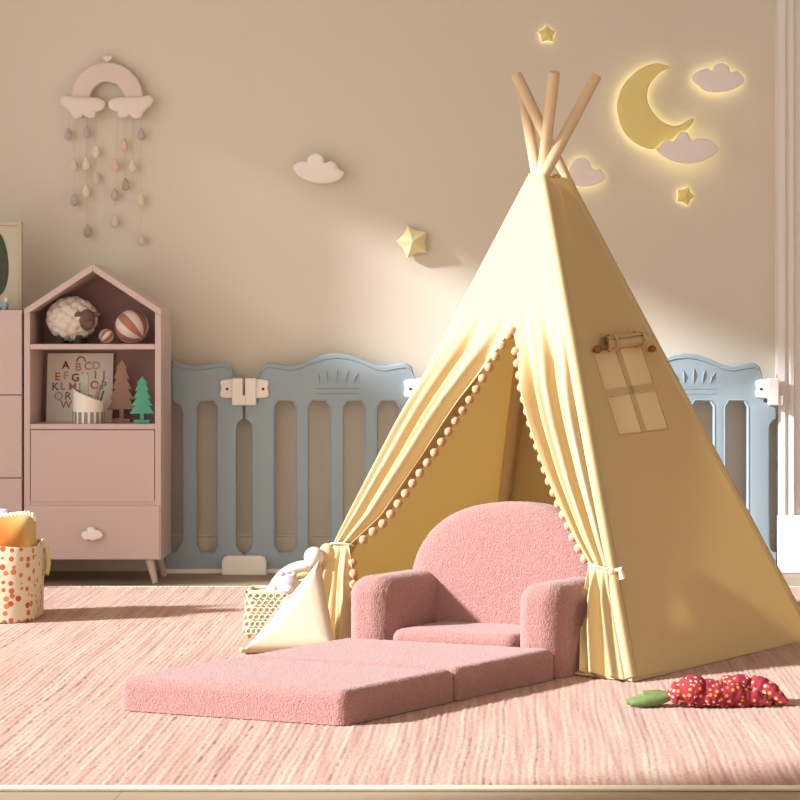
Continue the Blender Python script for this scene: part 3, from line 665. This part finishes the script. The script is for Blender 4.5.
lamp('cloud_light', smooth_loop(cr4([(283, 504), (303, 474), (332, 452), (368, 454), (396, 413), (432, 411), (460, 452), (495, 438), (540, 444), (575, 462), (597, 492), (560, 530), (500, 560), (420, 568), (350, 550)], 5, 600, 50), 4), M['lamp_w'], 'white backlit cloud light overlapping the lower tip of the moon', 'wall light', off=.062)
lamp('cloud_light', smooth_loop(cr4([(222, 430), (235, 402), (255, 393), (272, 402), (283, 424), (302, 424), (314, 442), (295, 460), (255, 467), (225, 455)], 2.5, 480, 0), 4), M['lamp_w'], 'small white cloud light just right of the tent pole tops', 'wall light')
lamp('cloud_light', smooth_loop(cr4([(58, 172), (68, 150), (96, 138), (117, 143), (128, 118), (158, 103), (188, 112), (205, 147), (226, 139), (252, 150), (262, 171), (288, 192), (262, 223), (215, 238), (150, 236), (92, 214)], 4.444, 280, 130), 4), M['deco_w'], 'white wall cloud with no glow, left of the tent', 'wall light', glow=False, thick=.045, off=.03)
def star_pts(cx, cy, R, r, rot): return [(cx+(R if k % 2 == 0 else r)*math.sin(rot+PI*k/5), cy-(R if k % 2 == 0 else r)*math.cos(rot+PI*k/5)) for k in range(10)]
def star(cx, cy, R, r, rot, mat, label, thick, glow):
    lp = star_pts(cx, cy, R, r, rot); off = .012 if glow else .01; Y = WY-off; p = W(cx, cy, Y)
    rt = root('star_light', p, label, 'wall light', 'light-up clouds, moon and stars on the wall')
    mb = MB(); n_ = 10
    mid = [W(a, b, Y)-Vector((0, thick*.35, 0)) for a, b in lp]; bk = [W(a, b, Y) for a, b in lp]; ft = W(cx, cy, Y)-Vector((0, thick, 0))
    mb.add(bk+mid+[ft], [tuple(range(10))]+[(i, (i+1) % 10, (i+1) % 10+10, i+10) for i in range(10)]+[(i+10, (i+1) % 10+10, 20) for i in range(10)])
    part('shade', mb, mat, rt, smooth=False, bevel=.0015)
    if glow: part('backlight', cprism([m2(lp, Y)], lambda a, b, d: Vector((a, Y+.004+d, b)), .005), M['glow'], rt, smooth=False, label='glowing yellow backlight')
    part('mount', MB().tube([(p.x, WY-.001, p.z), (p.x, Y+(.006 if glow else 0), p.z)], .008, 10), M['white'], rt)
star(547, 34.5, 9.5, 6.2, 0, M['lamp_y'], 'small yellow star light above the tent poles', .018, True)
star(685, 196, 10, 6.6, .35, M['lamp_y'], 'small yellow star light below the moon', .018, True)
star(413, 242, 17, 12, -.3, M['deco_y'], 'chunky pale yellow star on the wall, left of the tent', .05, False)

# ------------------------------------------------------------------ play tent
FL, FR, BR = G(285, 640, RZ), G(632, 682, RZ), G(815, 638, RZ); BL = FL+BR-FR; CEN = (FL+BR)/2
RFL, RFR, RBR, RBL = W(530, 176, 6.30), W(543.5, 177, 6.17), W(569, 178.5, 6.30), W(556, 176, 6.44)
tent = root('play_tent', (CEN.x, CEN.y, RZ), 'cream canvas tepee play tent with curtains tied open on the rug', 'play tent')
def plane(a, b, c): n_ = (b-a).cross(c-a).normalized(); return a, n_
def hit(px, py, pl): d = Vector(((px-CX)/F, 1, -(py-HZ)/F)); o = Vector((0, 0, H)); a, n_ = pl; return o+d*((a-o).dot(n_)/d.dot(n_))
ctr3 = Vector((CEN.x, CEN.y, .5))
def outward(pl): a, n_ = pl; return pl if (a-ctr3).dot(n_) > 0 else (a, -n_)
PF = outward(plane(FL, FR, (RFL+RFR)/2)); PR = outward(plane(FR, BR, (RFR+RBR)/2))
nF, nR = PF[1], PR[1]
# poles
TIP = {'FL': W(596.5, 75, 6.315), 'FR': W(520.5, 82, 6.54), 'BR': W(516, 74, 6.43), 'BL': W(554.5, 72, 6.22)}
for k, b in (('FL', FL), ('FR', FR), ('BR', BR), ('BL', BL)):
    ins = (CEN-b); ins.z = 0; b2 = b+ins.normalized()*(.085 if k == 'BR' else .045); t = TIP[k]
    d = (t-b2).normalized()
    part('pole', MB().tube([b2, t-d*.004, t], [.0165, .0165, .014], 16), M['pole'], tent)
# flaps: rows on the front plane, pleats along the plane normal
ridge = [(543.5, 177), (632, 682)]
oL = [(530, 176), (335, 545)]; split = [(537, 176), (513.5, 328)]
eL = split+[(505, 340), (474, 390), (430, 455), (385, 517), (353, 545)]
eR = split+[(518, 348), (524, 385), (537, 432), (552, 478), (566, 512), (579, 541), (593, 566)]
def flap(Lp, Rp, y0, y1, amp, k, ph, side, rows=120, cols=61):
    P = []
    for i in range(rows+1):
        t = i/rows; y = y0+(y1-y0)*t; a, b = interp(Lp, y), interp(Rp, y); wd = abs(hit(b, y, PF).x-hit(a, y, PF).x)
        g = max(0, min(1, (y-300)/130)); g = g*g*(3-2*g); ie = max(0, min(1, (y-330)/70))
        r = []
        for j in range(cols):
            s = j/(cols-1); w = 1-2*((1-math.cos(2*PI*(k*s+ph)+.4*math.sin(3*t)))/2)**2.6; w = w*.9+.16*math.cos(2*PI*(2.3*k*s+ph*2+.3*t))
            so_, si_ = (s, 1-s) if side == 0 else (1-s, s)
            A = min(amp, wd*.27)*g*min(1, so_/.08)*(ie+(1-ie)*min(1, si_/.3))
            r.append(hit(a+(b-a)*s, y, PF)+nF*(A*w+.004))
        P.append(r)
    return P
def flow(top, L1, R1, z_end, amp, k, ph, rows=50):   # below the tie
    P = []; n_ = len(top)
    for i in range(rows+1):
        t = i/rows; r = []
        y = L1[0][1]+(L1[-1][1]-L1[0][1])*t; a = interp(L1, y)
        y2 = R1[0][1]+(R1[-1][1]-R1[0][1])*t; b = interp(R1, y2)
        for j in range(n_):
            s = j/(n_-1); w = math.cos(2*PI*(k*s+ph))+.4*math.cos(2*PI*(2.2*k*s+.3))
            q = hit(a+(b-a)*s, y+(y2-y)*s, PF); g = min(1, t*3)
            q = q+nF*(amp*g*w+.012*(1-g)+.010)
            q.z = max(q.z, z_end); r.append(q)
        P.append(r)
    return P
lf = flap(oL, eL, 176, 545, .065, 2.3, .45, 0)
rf = flap(eR, ridge, 176, 568, .06, 2.4, .05, 1)
lbl = flow(lf[-1], [(334, 545), (324, 566), (316, 600), (309, 641)], [(354, 546), (356, 575), (357, 610), (358, 648)], RZ+.004, .024, 2.6, .1)
rbl = flow(rf[-1], [(593, 567), (587, 592), (583, 630), (582, 672)], [(ridge[0][0]+(569-177)*.1752, 569), (616, 595), (626, 650), (632, 682)], RZ+.004, .022, 2.4, .2)
fo = part('front_flap', MB().grid(lf).grid(lbl), M['tentflap'], tent, fix=False, label='left curtain tied to the pole')
fo2 = part('front_flap', MB().grid(rf).grid(rbl), M['tentflap'], tent, fix=False, label='right curtain tied to the pole')
for f_ in (fo, fo2):
    s_ = f_.modifiers.new('thick', 'SOLIDIFY'); s_.thickness = .0015
# ties
def tie(px0, py0, px1, py1, par):
    pts = []; A, B = hit(px0, py0, PF), hit(px1, py1, PF); c = (A+B)/2; u = (B-A)/2
    for t in np.linspace(0, 2*PI, 25): pts.append(c+u*1.05*math.cos(t)+nF*(.026*math.sin(t)+.008))
    return MB().tube(pts, .0028, 8)
part('tie', tie(334, 546, 354, 546, 0), M['cord'], fo)
tm = tie(592, 565, 613, 572, 0); kn = hit(614, 572, PF)+nF*.012
tm.ball(kn, .009); tm.tube([kn, kn+Vector((.022, .0, .004)), kn+Vector((.028, .0, -.02))], [.004, .008, .009], 8)
part('tie', tm, M['cord'], fo2)
# pompoms
def path_pts(pts, step):
    out = []; acc = 0; last = None
    seg = [(Vector((*a, 0)), Vector((*b, 0))) for a, b in zip(pts, pts[1:])]
    tot = sum((b-a).length for a, b in seg); n_ = int(tot/step)
    for k in range(n_+1):
        d = k*step
        for a, b in seg:
            if d <= (b-a).length: q = a+(b-a)*(d/(b-a).length); out.append((q.x, q.y)); break
            d -= (b-a).length
    return out
pl_ = path_pts([(510, 336), (505, 343), (475, 394), (431, 460), (387, 522), (355, 548)], 12.6)
pr_ = path_pts([(517, 352), (523, 390), (535, 434), (550, 480), (564, 514), (577, 543), (591, 568)], 12.2)
lw_ = [(354, 563), (355, 574), (355, 585), (356, 597)]
for par, ll in ((fo, pl_+lw_), (fo2, [(513.5, 331)]+pr_)):
    for (a, b) in ll:
        p = hit(a, b, PF)+nF*.006
        part('pompom', MB().ball(p, .0125, seg=14, rings=10), M['pom'], par, fuzz=(.0012, 160))
# side panels
def quad_grid(a, b, c, d, n_=24, m_=24, bulge=0, nn=None):
    P = []
    for i in range(n_+1):
        t = i/n_; l, r_ = a.lerp(d, t), b.lerp(c, t)
        P.append([l.lerp(r_, j/m_)+(nn*bulge*math.sin(PI*j/m_)*math.sin(PI*min(1, t*1.2)) if nn else Vector()) for j in range(m_+1)])
    return MB().grid(P)
PLB = outward(plane(FL, BL, (RFL+RBL)/2)); PBB = outward(plane(BL, BR, (RBL+RBR)/2))
part('left_panel', quad_grid(FL, BL, RBL, RFL, bulge=-.012, nn=PLB[1]), M['tent'], tent, fix=False)
part('back_panel', quad_grid(BL, BR, RBR, RBL, bulge=-.012, nn=PBB[1]), M['tent'], tent, fix=False)
# right panel with window opening
wq = [hit(a, b, PR) for a, b in ((592.5, 353), (641, 345.5), (668.5, 429), (618.5, 435))]
outer = [FR, BR, RBR, RFR]
def loop3(l, n_): return [l[i].lerp(l[(i+1) % len(l)], k/n_) for i in range(len(l)) for k in range(n_)]
O3, I3 = loop3(outer, 10), loop3(wq, 4)
tri = tessellate_polygon([O3, I3]); allp = O3+I3
mb = MB().add(allp, [tuple(t) for t in tri])
def lerpq(q, u, v): return q[0].lerp(q[1], u).lerp(q[3].lerp(q[2], u), v)
def strip(u0, u1, v0, v1): return [lerpq(wq, u0, v0)+nR*.001, lerpq(wq, u1, v0)+nR*.001, lerpq(wq, u1, v1)+nR*.001, lerpq(wq, u0, v1)+nR*.001]
rp_ = part('right_panel', mb, M['tent'], tent, smooth=False, fix=False)
for a in ((.455, .545, 0, 1), (0, 1, .455, .545)):
    q = strip(*a); part('window_bar', MB().hexa(q, [p+nR*.002 for p in q]), M['tent'], rp_, smooth=False)
q = [p-nR*.002 for p in wq]; part('window_net', MB().grid([[q[0], q[1]], [q[3], q[2]]]), M['net'], rp_, smooth=False, fix=False, label='sheer pale net pane')
fr_ = [p+nR*.002 for p in wq]; part('window_seam', MB().tube(fr_+[fr_[0]], .0025, 6, False), M['tent'], rp_)
# rolled window cover
ra, rb_ = hit(598, 347.5, PR)+nR*.024, hit(639, 341.5, PR)+nR*.022
ax = (rb_-ra).normalized(); e1 = nR.cross(ax).normalized()
P = []
for i in range(15):
    t = i/14; c = ra.lerp(rb_, t); r = []
    for th_2 in np.linspace(0, 2*PI*2.2, 60):
        rr = .0085+.0125*th_2/(2*PI*2.2); r.append(c+e1*rr*math.cos(th_2)+nR*rr*math.sin(th_2))
    P.append(r)
rc_ = part('rolled_cover', MB().grid(P), M['tent'], rp_, fix=False, label='rolled-up window cover')
for t in (.16, .84):
    c = ra.lerp(rb_, t); pts = [c+e1*.024*math.cos(k)+nR*.024*math.sin(k) for k in np.linspace(0, 2*PI, 24)]
    pts += [c+e1*.024+ -nR*.018, c+e1*.04-nR*.02]
    for q_ in (-.004, 0, .004): pass
    part('strap', MB().grid([[p_+ax*w_ for w_ in (-.006, -.002, .002, .006)] for p_ in pts[:24]]).tube(pts[22:], .0025, 6), M['tent'], rc_, fix=False)
for (a, b), r_ in (((593, 351.5), .0115), ((648, 351), .0105)):
    p = hit(a, b, PR)+nR*.016
    part('toggle', MB().ball(p, r_, sx=1.1).tube([p, p-nR*.015], .003, 6), M['button'], rp_, label='brown wooden toggle')
# sleeves along the corners
for a, b in ((FL, RFL), (FR, RFR), (BR, RBR), (BL, RBL)):
    ins = (CEN-a); ins.z = 0; ins.normalize()
    p0, p1 = a+ins*.016, b+ins*.012
    part('pole_sleeve', MB().tube([p0.lerp(p1, .003), p0.lerp(p1, .5), p1], [.0175, .0172, .0165], 14, False), M['tent'], tent)
for off, px_ in ((.030, 0),):
    d = (BR-FR).normalized()
    part('seam', MB().tube([FR+d*off+nR*.001, RFR+d*.010+nR*.001], .0016, 6), M['tent'], rp_)
part('groundsheet', MB().hexa([p+Vector((0, 0, .0015)) for p in (FL.lerp(CEN, .02), FR.lerp(CEN, .0), BR.lerp(CEN, .02), BL.lerp(CEN, .02))], [p+Vector((0, 0, .008)) for p in (FL.lerp(CEN, .02), FR.lerp(CEN, .0), BR.lerp(CEN, .02), BL.lerp(CEN, .02))]), M['tent'], tent, smooth=False)

# ------------------------------------------------------------------ fold-out sofa
m, nt, bs, out = newmat('pink_teddy'); M['teddy'] = m
bs.inputs['Roughness'].default_value = .95; bs.inputs['Specular IOR Level'].default_value = .05; bs.inputs['Sheen Weight'].default_value = .25; bs.inputs['Sheen Roughness'].default_value = .6
bs.inputs['Base Color'].default_value = (.60, .28, .275, 1)
tc = N(nt, 'ShaderNodeTexCoord'); n1 = N(nt, 'ShaderNodeTexNoise', Scale=250.0, Detail=3.0); L(nt, tc.outputs['Object'], n1.inputs['Vector'])
vo = N(nt, 'ShaderNodeTexVoronoi', Scale=260.0); L(nt, tc.outputs['Object'], vo.inputs['Vector'])
ad = N(nt, 'ShaderNodeMath', operation='SUBTRACT'); L(nt, n1.outputs['Fac'], ad.inputs[0]); L(nt, vo.outputs['Distance'], ad.inputs[1])
bp = N(nt, 'ShaderNodeBump', Strength=.6, Distance=.003); L(nt, ad.outputs[0], bp.inputs['Height']); L(nt, bp.outputs['Normal'], bs.inputs['Normal'])
cr = N(nt, 'ShaderNodeValToRGB'); e = cr.color_ramp.elements; e[0].position = .3; e[0].color = (.28, .13, .118, 1); e[1].position = .7; e[1].color = (.41, .21, .19, 1)
L(nt, n1.outputs['Fac'], cr.inputs['Fac']); L(nt, cr.outputs['Color'], bs.inputs['Base Color'])
NB, LB, RB = G(345, 726, RZ), G(118, 710, RZ), G(556, 679, RZ)
ue = (LB-NB); SW = ue.length; ue.normalize(); ve = (RB-NB); SL = ve.length; ve.normalize()
def sf(u, v, z): return NB+ue*u+ve*v+Vector((0, 0, z))
so = root('fold_out_sofa', sf(SW/2, SL, 0), 'pink teddy fleece kids sofa folded out in front of the tent', 'sofa')
MH = .078; ST = .0065
part('mattress', rbox(MB(), SW, SL/2-.001, MH, .022, ST, lambda u, v, z: sf(u, v, z)), M['teddy'], so, fuzz=(.0011, 150), label='outer fold-out mattress section')
part('mattress', rbox(MB(), SW, SL/2-.001, MH, .02, ST, lambda u, v, z: sf(u, v+SL/2+.001, z)), M['teddy'], so, fuzz=(.0011, 150), label='inner fold-out mattress section')
AW = .122; DP = .33; AH = .236
for u0 in (-.004, SW-AW+.012):
    part('armrest', rbox(MB(), AW, DP, AH, .048, ST, lambda u, v, z, u0=u0: sf(u+u0, v+SL+.001, z)), M['teddy'], so, fuzz=(.0011, 150))
part('seat', rbox(MB(), SW-2*AW+.01, DP-.08, .104, .025, ST, lambda u, v, z: sf(u+AW-.005, v+SL+.004, z)), M['teddy'], so, fuzz=(.0011, 150))
bo = []; hwid = SW/2-.016; BT = .42
for t in np.linspace(0, 2*PI, 150, endpoint=False):
    ct, st = math.cos(t), math.sin(t)
    if st >= 0: q = (abs(ct)**2.35+abs(st)**2.35)**(-1/2.35); bo.append((hwid*q*ct, .19+(BT-.19)*q*st))
    else: q = (abs(ct)**7+abs(st)**7)**(-1/7); bo.append((hwid*q*ct, .19+.185*q*st))
part('backrest', MB().puff(bo, lambda a, b, d: sf(SW/2+a, SL+.245-d+.05*(b/.42), b), .105, 46, 5.5, c=(0, .2)), M['teddy'], so, fuzz=(.0011, 150))

# ------------------------------------------------------------------ ivory triangular cushion
A_, B_, C_ = W(319, 562, 6.07), G(243, 653, RZ+.004), None
C_ = Vector(((336-CX)/F*5.98, 5.98, RZ+.006))
e_u = (C_-B_).normalized(); hgt = (A_-B_)-(A_-B_).dot(e_u)*e_u; e_v = hgt.normalized(); e_n = e_u.cross(e_v)
if e_n.y > 0: e_n = -e_n
wB = (C_-B_).length; ua = (A_-B_).dot(e_u); hA = hgt.length
tri_o = []
TP = [(0, 0), (wB, 0), (ua, hA)]
for i in range(3):
    a, b = TP[i], TP[(i+1) % 3]; mx_, my_ = (TP[0][0]+TP[1][0]+TP[2][0])/3, (TP[0][1]+TP[1][1]+TP[2][1])/3
    for k in range(20):
        t = k/20; x_, y_ = a[0]+(b[0]-a[0])*t, a[1]+(b[1]-a[1])*t; inn = (.07 if i != 0 else .0)*math.sin(PI*t)*.35
        tri_o.append((x_+(mx_-x_)*inn, y_+(my_-y_)*inn))
tc_ = root('triangular_cushion', (B_+C_)/2, 'ivory triangular cushion propped up between the crocheted basket and the pink sofa', 'cushion')
part('cushion_body', MB().puff(tri_o, lambda a, b, d: B_+e_u*a+e_v*b+e_n*d+Vector((0, .02, 0)), .07, 14, 3.6), M['cushion'], tc_)
sm = [B_+e_u*a+e_v*b+Vector((0, .02, 0)) for a, b in tri_o]; part('seam', MB().tube(sm+[sm[0]], .0022, 6, False), M['cord'], tc_)
part('corner_bead', MB().ball(B_+Vector((-.004, .015, .006)), .008), M['bplush'], tc_)

# ------------------------------------------------------------------ macrame basket with toys
bxl, bxr = -.672, -.572; by0, by1 = 6.27, 6.385; bz0, bz1 = RZ+.012, RZ+.132
mb_ = root('woven_basket', ((bxl+bxr)/2, (by0+by1)/2, RZ), 'cream crocheted basket on small feet behind the ivory cushion', 'basket')
a = [(bxl, by0, bz0), (bxr, by0, bz0), (bxr, by1, bz0), (bxl, by1, bz0)]; b = [(bxl+.010, by0, bz1), (bxr+.062, by0, bz1), (bxr+.062, by1, bz1), (bxl+.01, by1, bz1)]
bm_ = MB()
def side(i, k):
    i2 = (i+1) % 4
    p = [Vector(a[i]), Vector(a[i2]), Vector(b[i2]), Vector(b[i])]; return p
for i in range(4):
    p = side(i, 0); bm_.grid([[lerpq([p[3], p[2], p[1], p[0]], u, v) for u in np.linspace(0, 1, 4)] for v in np.linspace(0, 1, 4)])
bm_.add([Vector(q) for q in a], [(0, 1, 2, 3)])
bo_ = part('liner', bm_, M['knit'], mb_); s_ = bo_.modifiers.new('thick', 'SOLIDIFY'); s_.thickness = .004
kn = MB()
cenb = Vector(((bxl+bxr)/2+.015, (by0+by1)/2, (bz0+bz1)/2))
for i in range(4):
    p = side(i, 0); nn = (p[1]-p[0]).cross(p[3]-p[0]).normalized()
    if nn.dot(p[0]-cenb) < 0: nn = -nn
    cols_ = 7; rows_ = 6
    for r_ in range(rows_):
        for c_ in range(cols_):
            u, v = (c_+.5+(.5 if r_ % 2 else 0))/(cols_+.5), (r_+.5)/rows_
            o = lerpq([p[3], p[2], p[1], p[0]], u, v)+nn*.003; dx_ = (p[1]-p[0]).normalized(); dz_ = (p[3]-p[0]).normalized()
            pts = [o+dx_*.0085*math.cos(t)+dz_*.0075*math.sin(t) for t in np.linspace(0, 2*PI, 11)]
            kn.tube(pts, .0028, 5, False)
part('crochet_mesh', kn, M['knit'], mb_)
rim = [Vector(q) for q in b]; part('rim', MB().tube(rim+[rim[0]], .006, 8, False), M['knit'], mb_)
for q in a: part('foot', MB().ball(Vector(q)+Vector((.012 if q[0] < -.6 else -.012, .01 if q[1] < 6.3 else -.01, -.005)), .007), M.setdefault('gold', pmat('gold_foot', (.45, .28, .05), .4)), mb_)
# toys in the basket
tY = 6.315
def tw(px, py, Y=tY): return W(px, py, Y)
ar = root('plush_arch', tw(290, 585), 'curved plush with cream, yellow and lilac bands in the crocheted basket', 'plush toy')
for r0, mat_, rr, nm in ((36, M['wplush'], .0165, 'outer_band'), (28.5, M['yplush'], .0125, 'middle_band'), (21, M['lilac'], .012, 'inner_band')):
    pts = [W(307+r0*math.cos(t), 602-r0*math.sin(t), 6.325) for t in np.linspace(math.radians(192), math.radians(84), 18)]
    part(nm, MB().tube(pts, [rr*.7]+[rr]*16+[rr*.7], 12), mat_, ar)
hc_ = tw(288, 585, 6.285)
un = root('plush_bear', hc_, 'small lilac plush animal head peeking over the crocheted basket rim', 'plush toy')
hd = part('head', MB().ball(hc_, .033, 1, .9, .95), M['lilac'], un, fuzz=(.001, 120))
for s in (-1, 1): part('ear', MB().ball(hc_+Vector((s*.017, -.002, .030)), .0085), M['lilac'], hd)
part('muzzle', MB().ball(hc_+Vector((.004, -.026, -.008)), .013, 1.1, .8, .8), M['wplush'], hd)
part('body', MB().ball(hc_+Vector((0, .005, -.05)), .032, 1, .9, 1), M['wplush'], un)
wb = tw(314, 557, 6.20); thing('plush_ball', MB().ball(wb, .0285, seg=20, rings=14), M['wplush'], 'white plush ball sitting at the tip of the ivory cushion', 'plush toy', org=wb)
bb = tw(327, 555, 6.22); thing('plush_egg', MB().ball(bb, .029, .85, .8, 1.15, seg=20, rings=14), M['bplush'], 'beige rounded plush tucked beside the left curtain tie', 'plush toy', org=bb)

# ------------------------------------------------------------------ plush carrot
m, nt, bs, out = newmat('dotted_red_cloth'); M['carrot'] = m; bs.inputs['Roughness'].default_value = .9
tc = N(nt, 'ShaderNodeTexCoord'); vo = N(nt, 'ShaderNodeTexVoronoi', Scale=78.0, Randomness=.7); L(nt, tc.outputs['Object'], vo.inputs['Vector'])
lt = N(nt, 'ShaderNodeMath', operation='LESS_THAN'); lt.inputs[1].default_value = .33; L(nt, vo.outputs['Distance'], lt.inputs[0])
sp = N(nt, 'ShaderNodeSeparateXYZ'); L(nt, vo.outputs['Color'], sp.inputs[0])
cr = N(nt, 'ShaderNodeValToRGB'); cr.color_ramp.interpolation = 'CONSTANT'; e = cr.color_ramp.elements; e[0].color = (.75, .26, .05, 1); e[1].position = .5; e[1].color = (.72, .42, .34, 1); L(nt, sp.outputs['X'], cr.inputs['Fac'])
mx = N(nt, 'ShaderNodeMix', data_type='RGBA'); mx.inputs['A'].default_value = (.25, .014, .028, 1); L(nt, lt.outputs[0], mx.inputs['Factor']); L(nt, cr.outputs['Color'], mx.inputs['B']); L(nt, mx.outputs['Result'], bs.inputs['Base Color'])
cY = 5.17
ca = root('plush_carrot', (W(725, 0, cY).x, cY, RZ), 'red dotted plush carrot with green top lying on the rug', 'plush toy')
def cpath(pts, rs, n_=70):
    pts = [Vector(p) for p in pts]; o = []; r = []; m_ = len(pts)
    for i in range(n_):
        t = i/(n_-1)*(m_-1); k = min(int(t), m_-2); f = t-k; f2 = f*f*(3-2*f)
        o.append(pts[k].lerp(pts[k+1], f)); r.append(rs[k]+(rs[k+1]-rs[k])*f2)
    return o, r
def cc_(px, r, Y): return Vector(((px-CX)/F*Y, Y, RZ+r*.94))
bodym = MB()
p1, r1 = cpath([cc_(667, .03, cY), cc_(676, .033, cY), cc_(694, .040, cY), cc_(700, .030, cY), cc_(710, .034, cY), cc_(722, .028, cY), cc_(732, .030, cY), cc_(745, .022, cY), cc_(753, .022, cY), cc_(771, .008, cY-.01)], [.006, .030, .040, .033, .036, .032, .031, .025, .021, .005])
r1 = [r*(1+.025*math.sin(i*1.15)) for i, r in enumerate(r1)]
bodym.tube(p1, [r*.94 for r in r1], 20)
y2 = cY+.05
p2, r2 = cpath([cc_(716, .03, y2), cc_(728, .035, y2), cc_(741, .037, y2), cc_(748, .030, y2), cc_(758, .036, y2-.005), cc_(770, .026, y2-.02), cc_(780, .016, y2-.035), cc_(791, .006, y2-.05)], [.016, .033, .037, .031, .034, .027, .017, .004])
r2 = [r*(1+.025*math.sin(i*1.2)) for i, r in enumerate(r2)]
bodym.tube(p2, [r*.94 for r in r2], 20)
part('carrot_body', bodym, M['carrot'], ca, fuzz=(.005, 30))
for k, (dy, x1, rr) in enumerate(((-.012, 630, .011), (.004, 627, .012), (.02, 633, .011), (.006, 640, .013))):
    part('leaf', MB().tube([cc_(670, .024, cY), cc_(660, .020+.004*(k % 2), cY+dy*.5), cc_(645, .016+.006*(k == 3), cY+dy), cc_(x1, .009, cY+dy*1.3)], [.009, rr*1.15, rr*1.25, .006], 16), M['leaf'], ca, fuzz=(.004, 60), label='green cloth leaf')

# ------------------------------------------------------------------ light
sd = Vector((.95, .313, -.475)).normalized()
sl = bpy.data.lights.new('sun', 'SUN'); sl.energy = 10.6; sl.angle = math.radians(4.0); sl.color = (.96, .98, 1)
so_ = bpy.data.objects.new('sun', sl); so_.rotation_euler = sd.to_track_quat('-Z', 'Y').to_euler(); so_.location = (-4, 3, 4); COL.objects.link(so_)
w = bpy.data.worlds.new('world'); S.world = w; w.use_nodes = True
wn = w.node_tree; bg = wn.nodes['Background']; bg.inputs['Strength'].default_value = 1.75
tc = N(wn, 'ShaderNodeTexCoord'); sx = N(wn, 'ShaderNodeSeparateXYZ'); wn.links.new(tc.outputs['Generated'], sx.inputs[0])
cr = N(wn, 'ShaderNodeValToRGB'); mr = N(wn, 'ShaderNodeMapRange'); mr.inputs['From Min'].default_value = -.8; mr.inputs['From Max'].default_value = .8
wn.links.new(sx.outputs['X'], mr.inputs['Value']); wn.links.new(mr.outputs['Result'], cr.inputs['Fac'])
e = cr.color_ramp.elements; e[0].color = (1.0, .91, .79, 1); e[1].color = (.05, .045, .04, 1); x_ = e.new(.52); x_.color = (1.0, .91, .80, 1); x_ = e.new(.66); x_.color = (.14, .125, .11, 1); wn.links.new(cr.outputs['Color'], bg.inputs['Color'])
S.view_settings.view_transform = 'Standard'; S.view_settings.look = 'None'; S.view_settings.exposure = 0; S.view_settings.gamma = 1; S.view_settings.use_curve_mapping = False
S.cycles.max_bounces = 8; S.cycles.diffuse_bounces = 5; S.cycles.transparent_max_bounces = 8
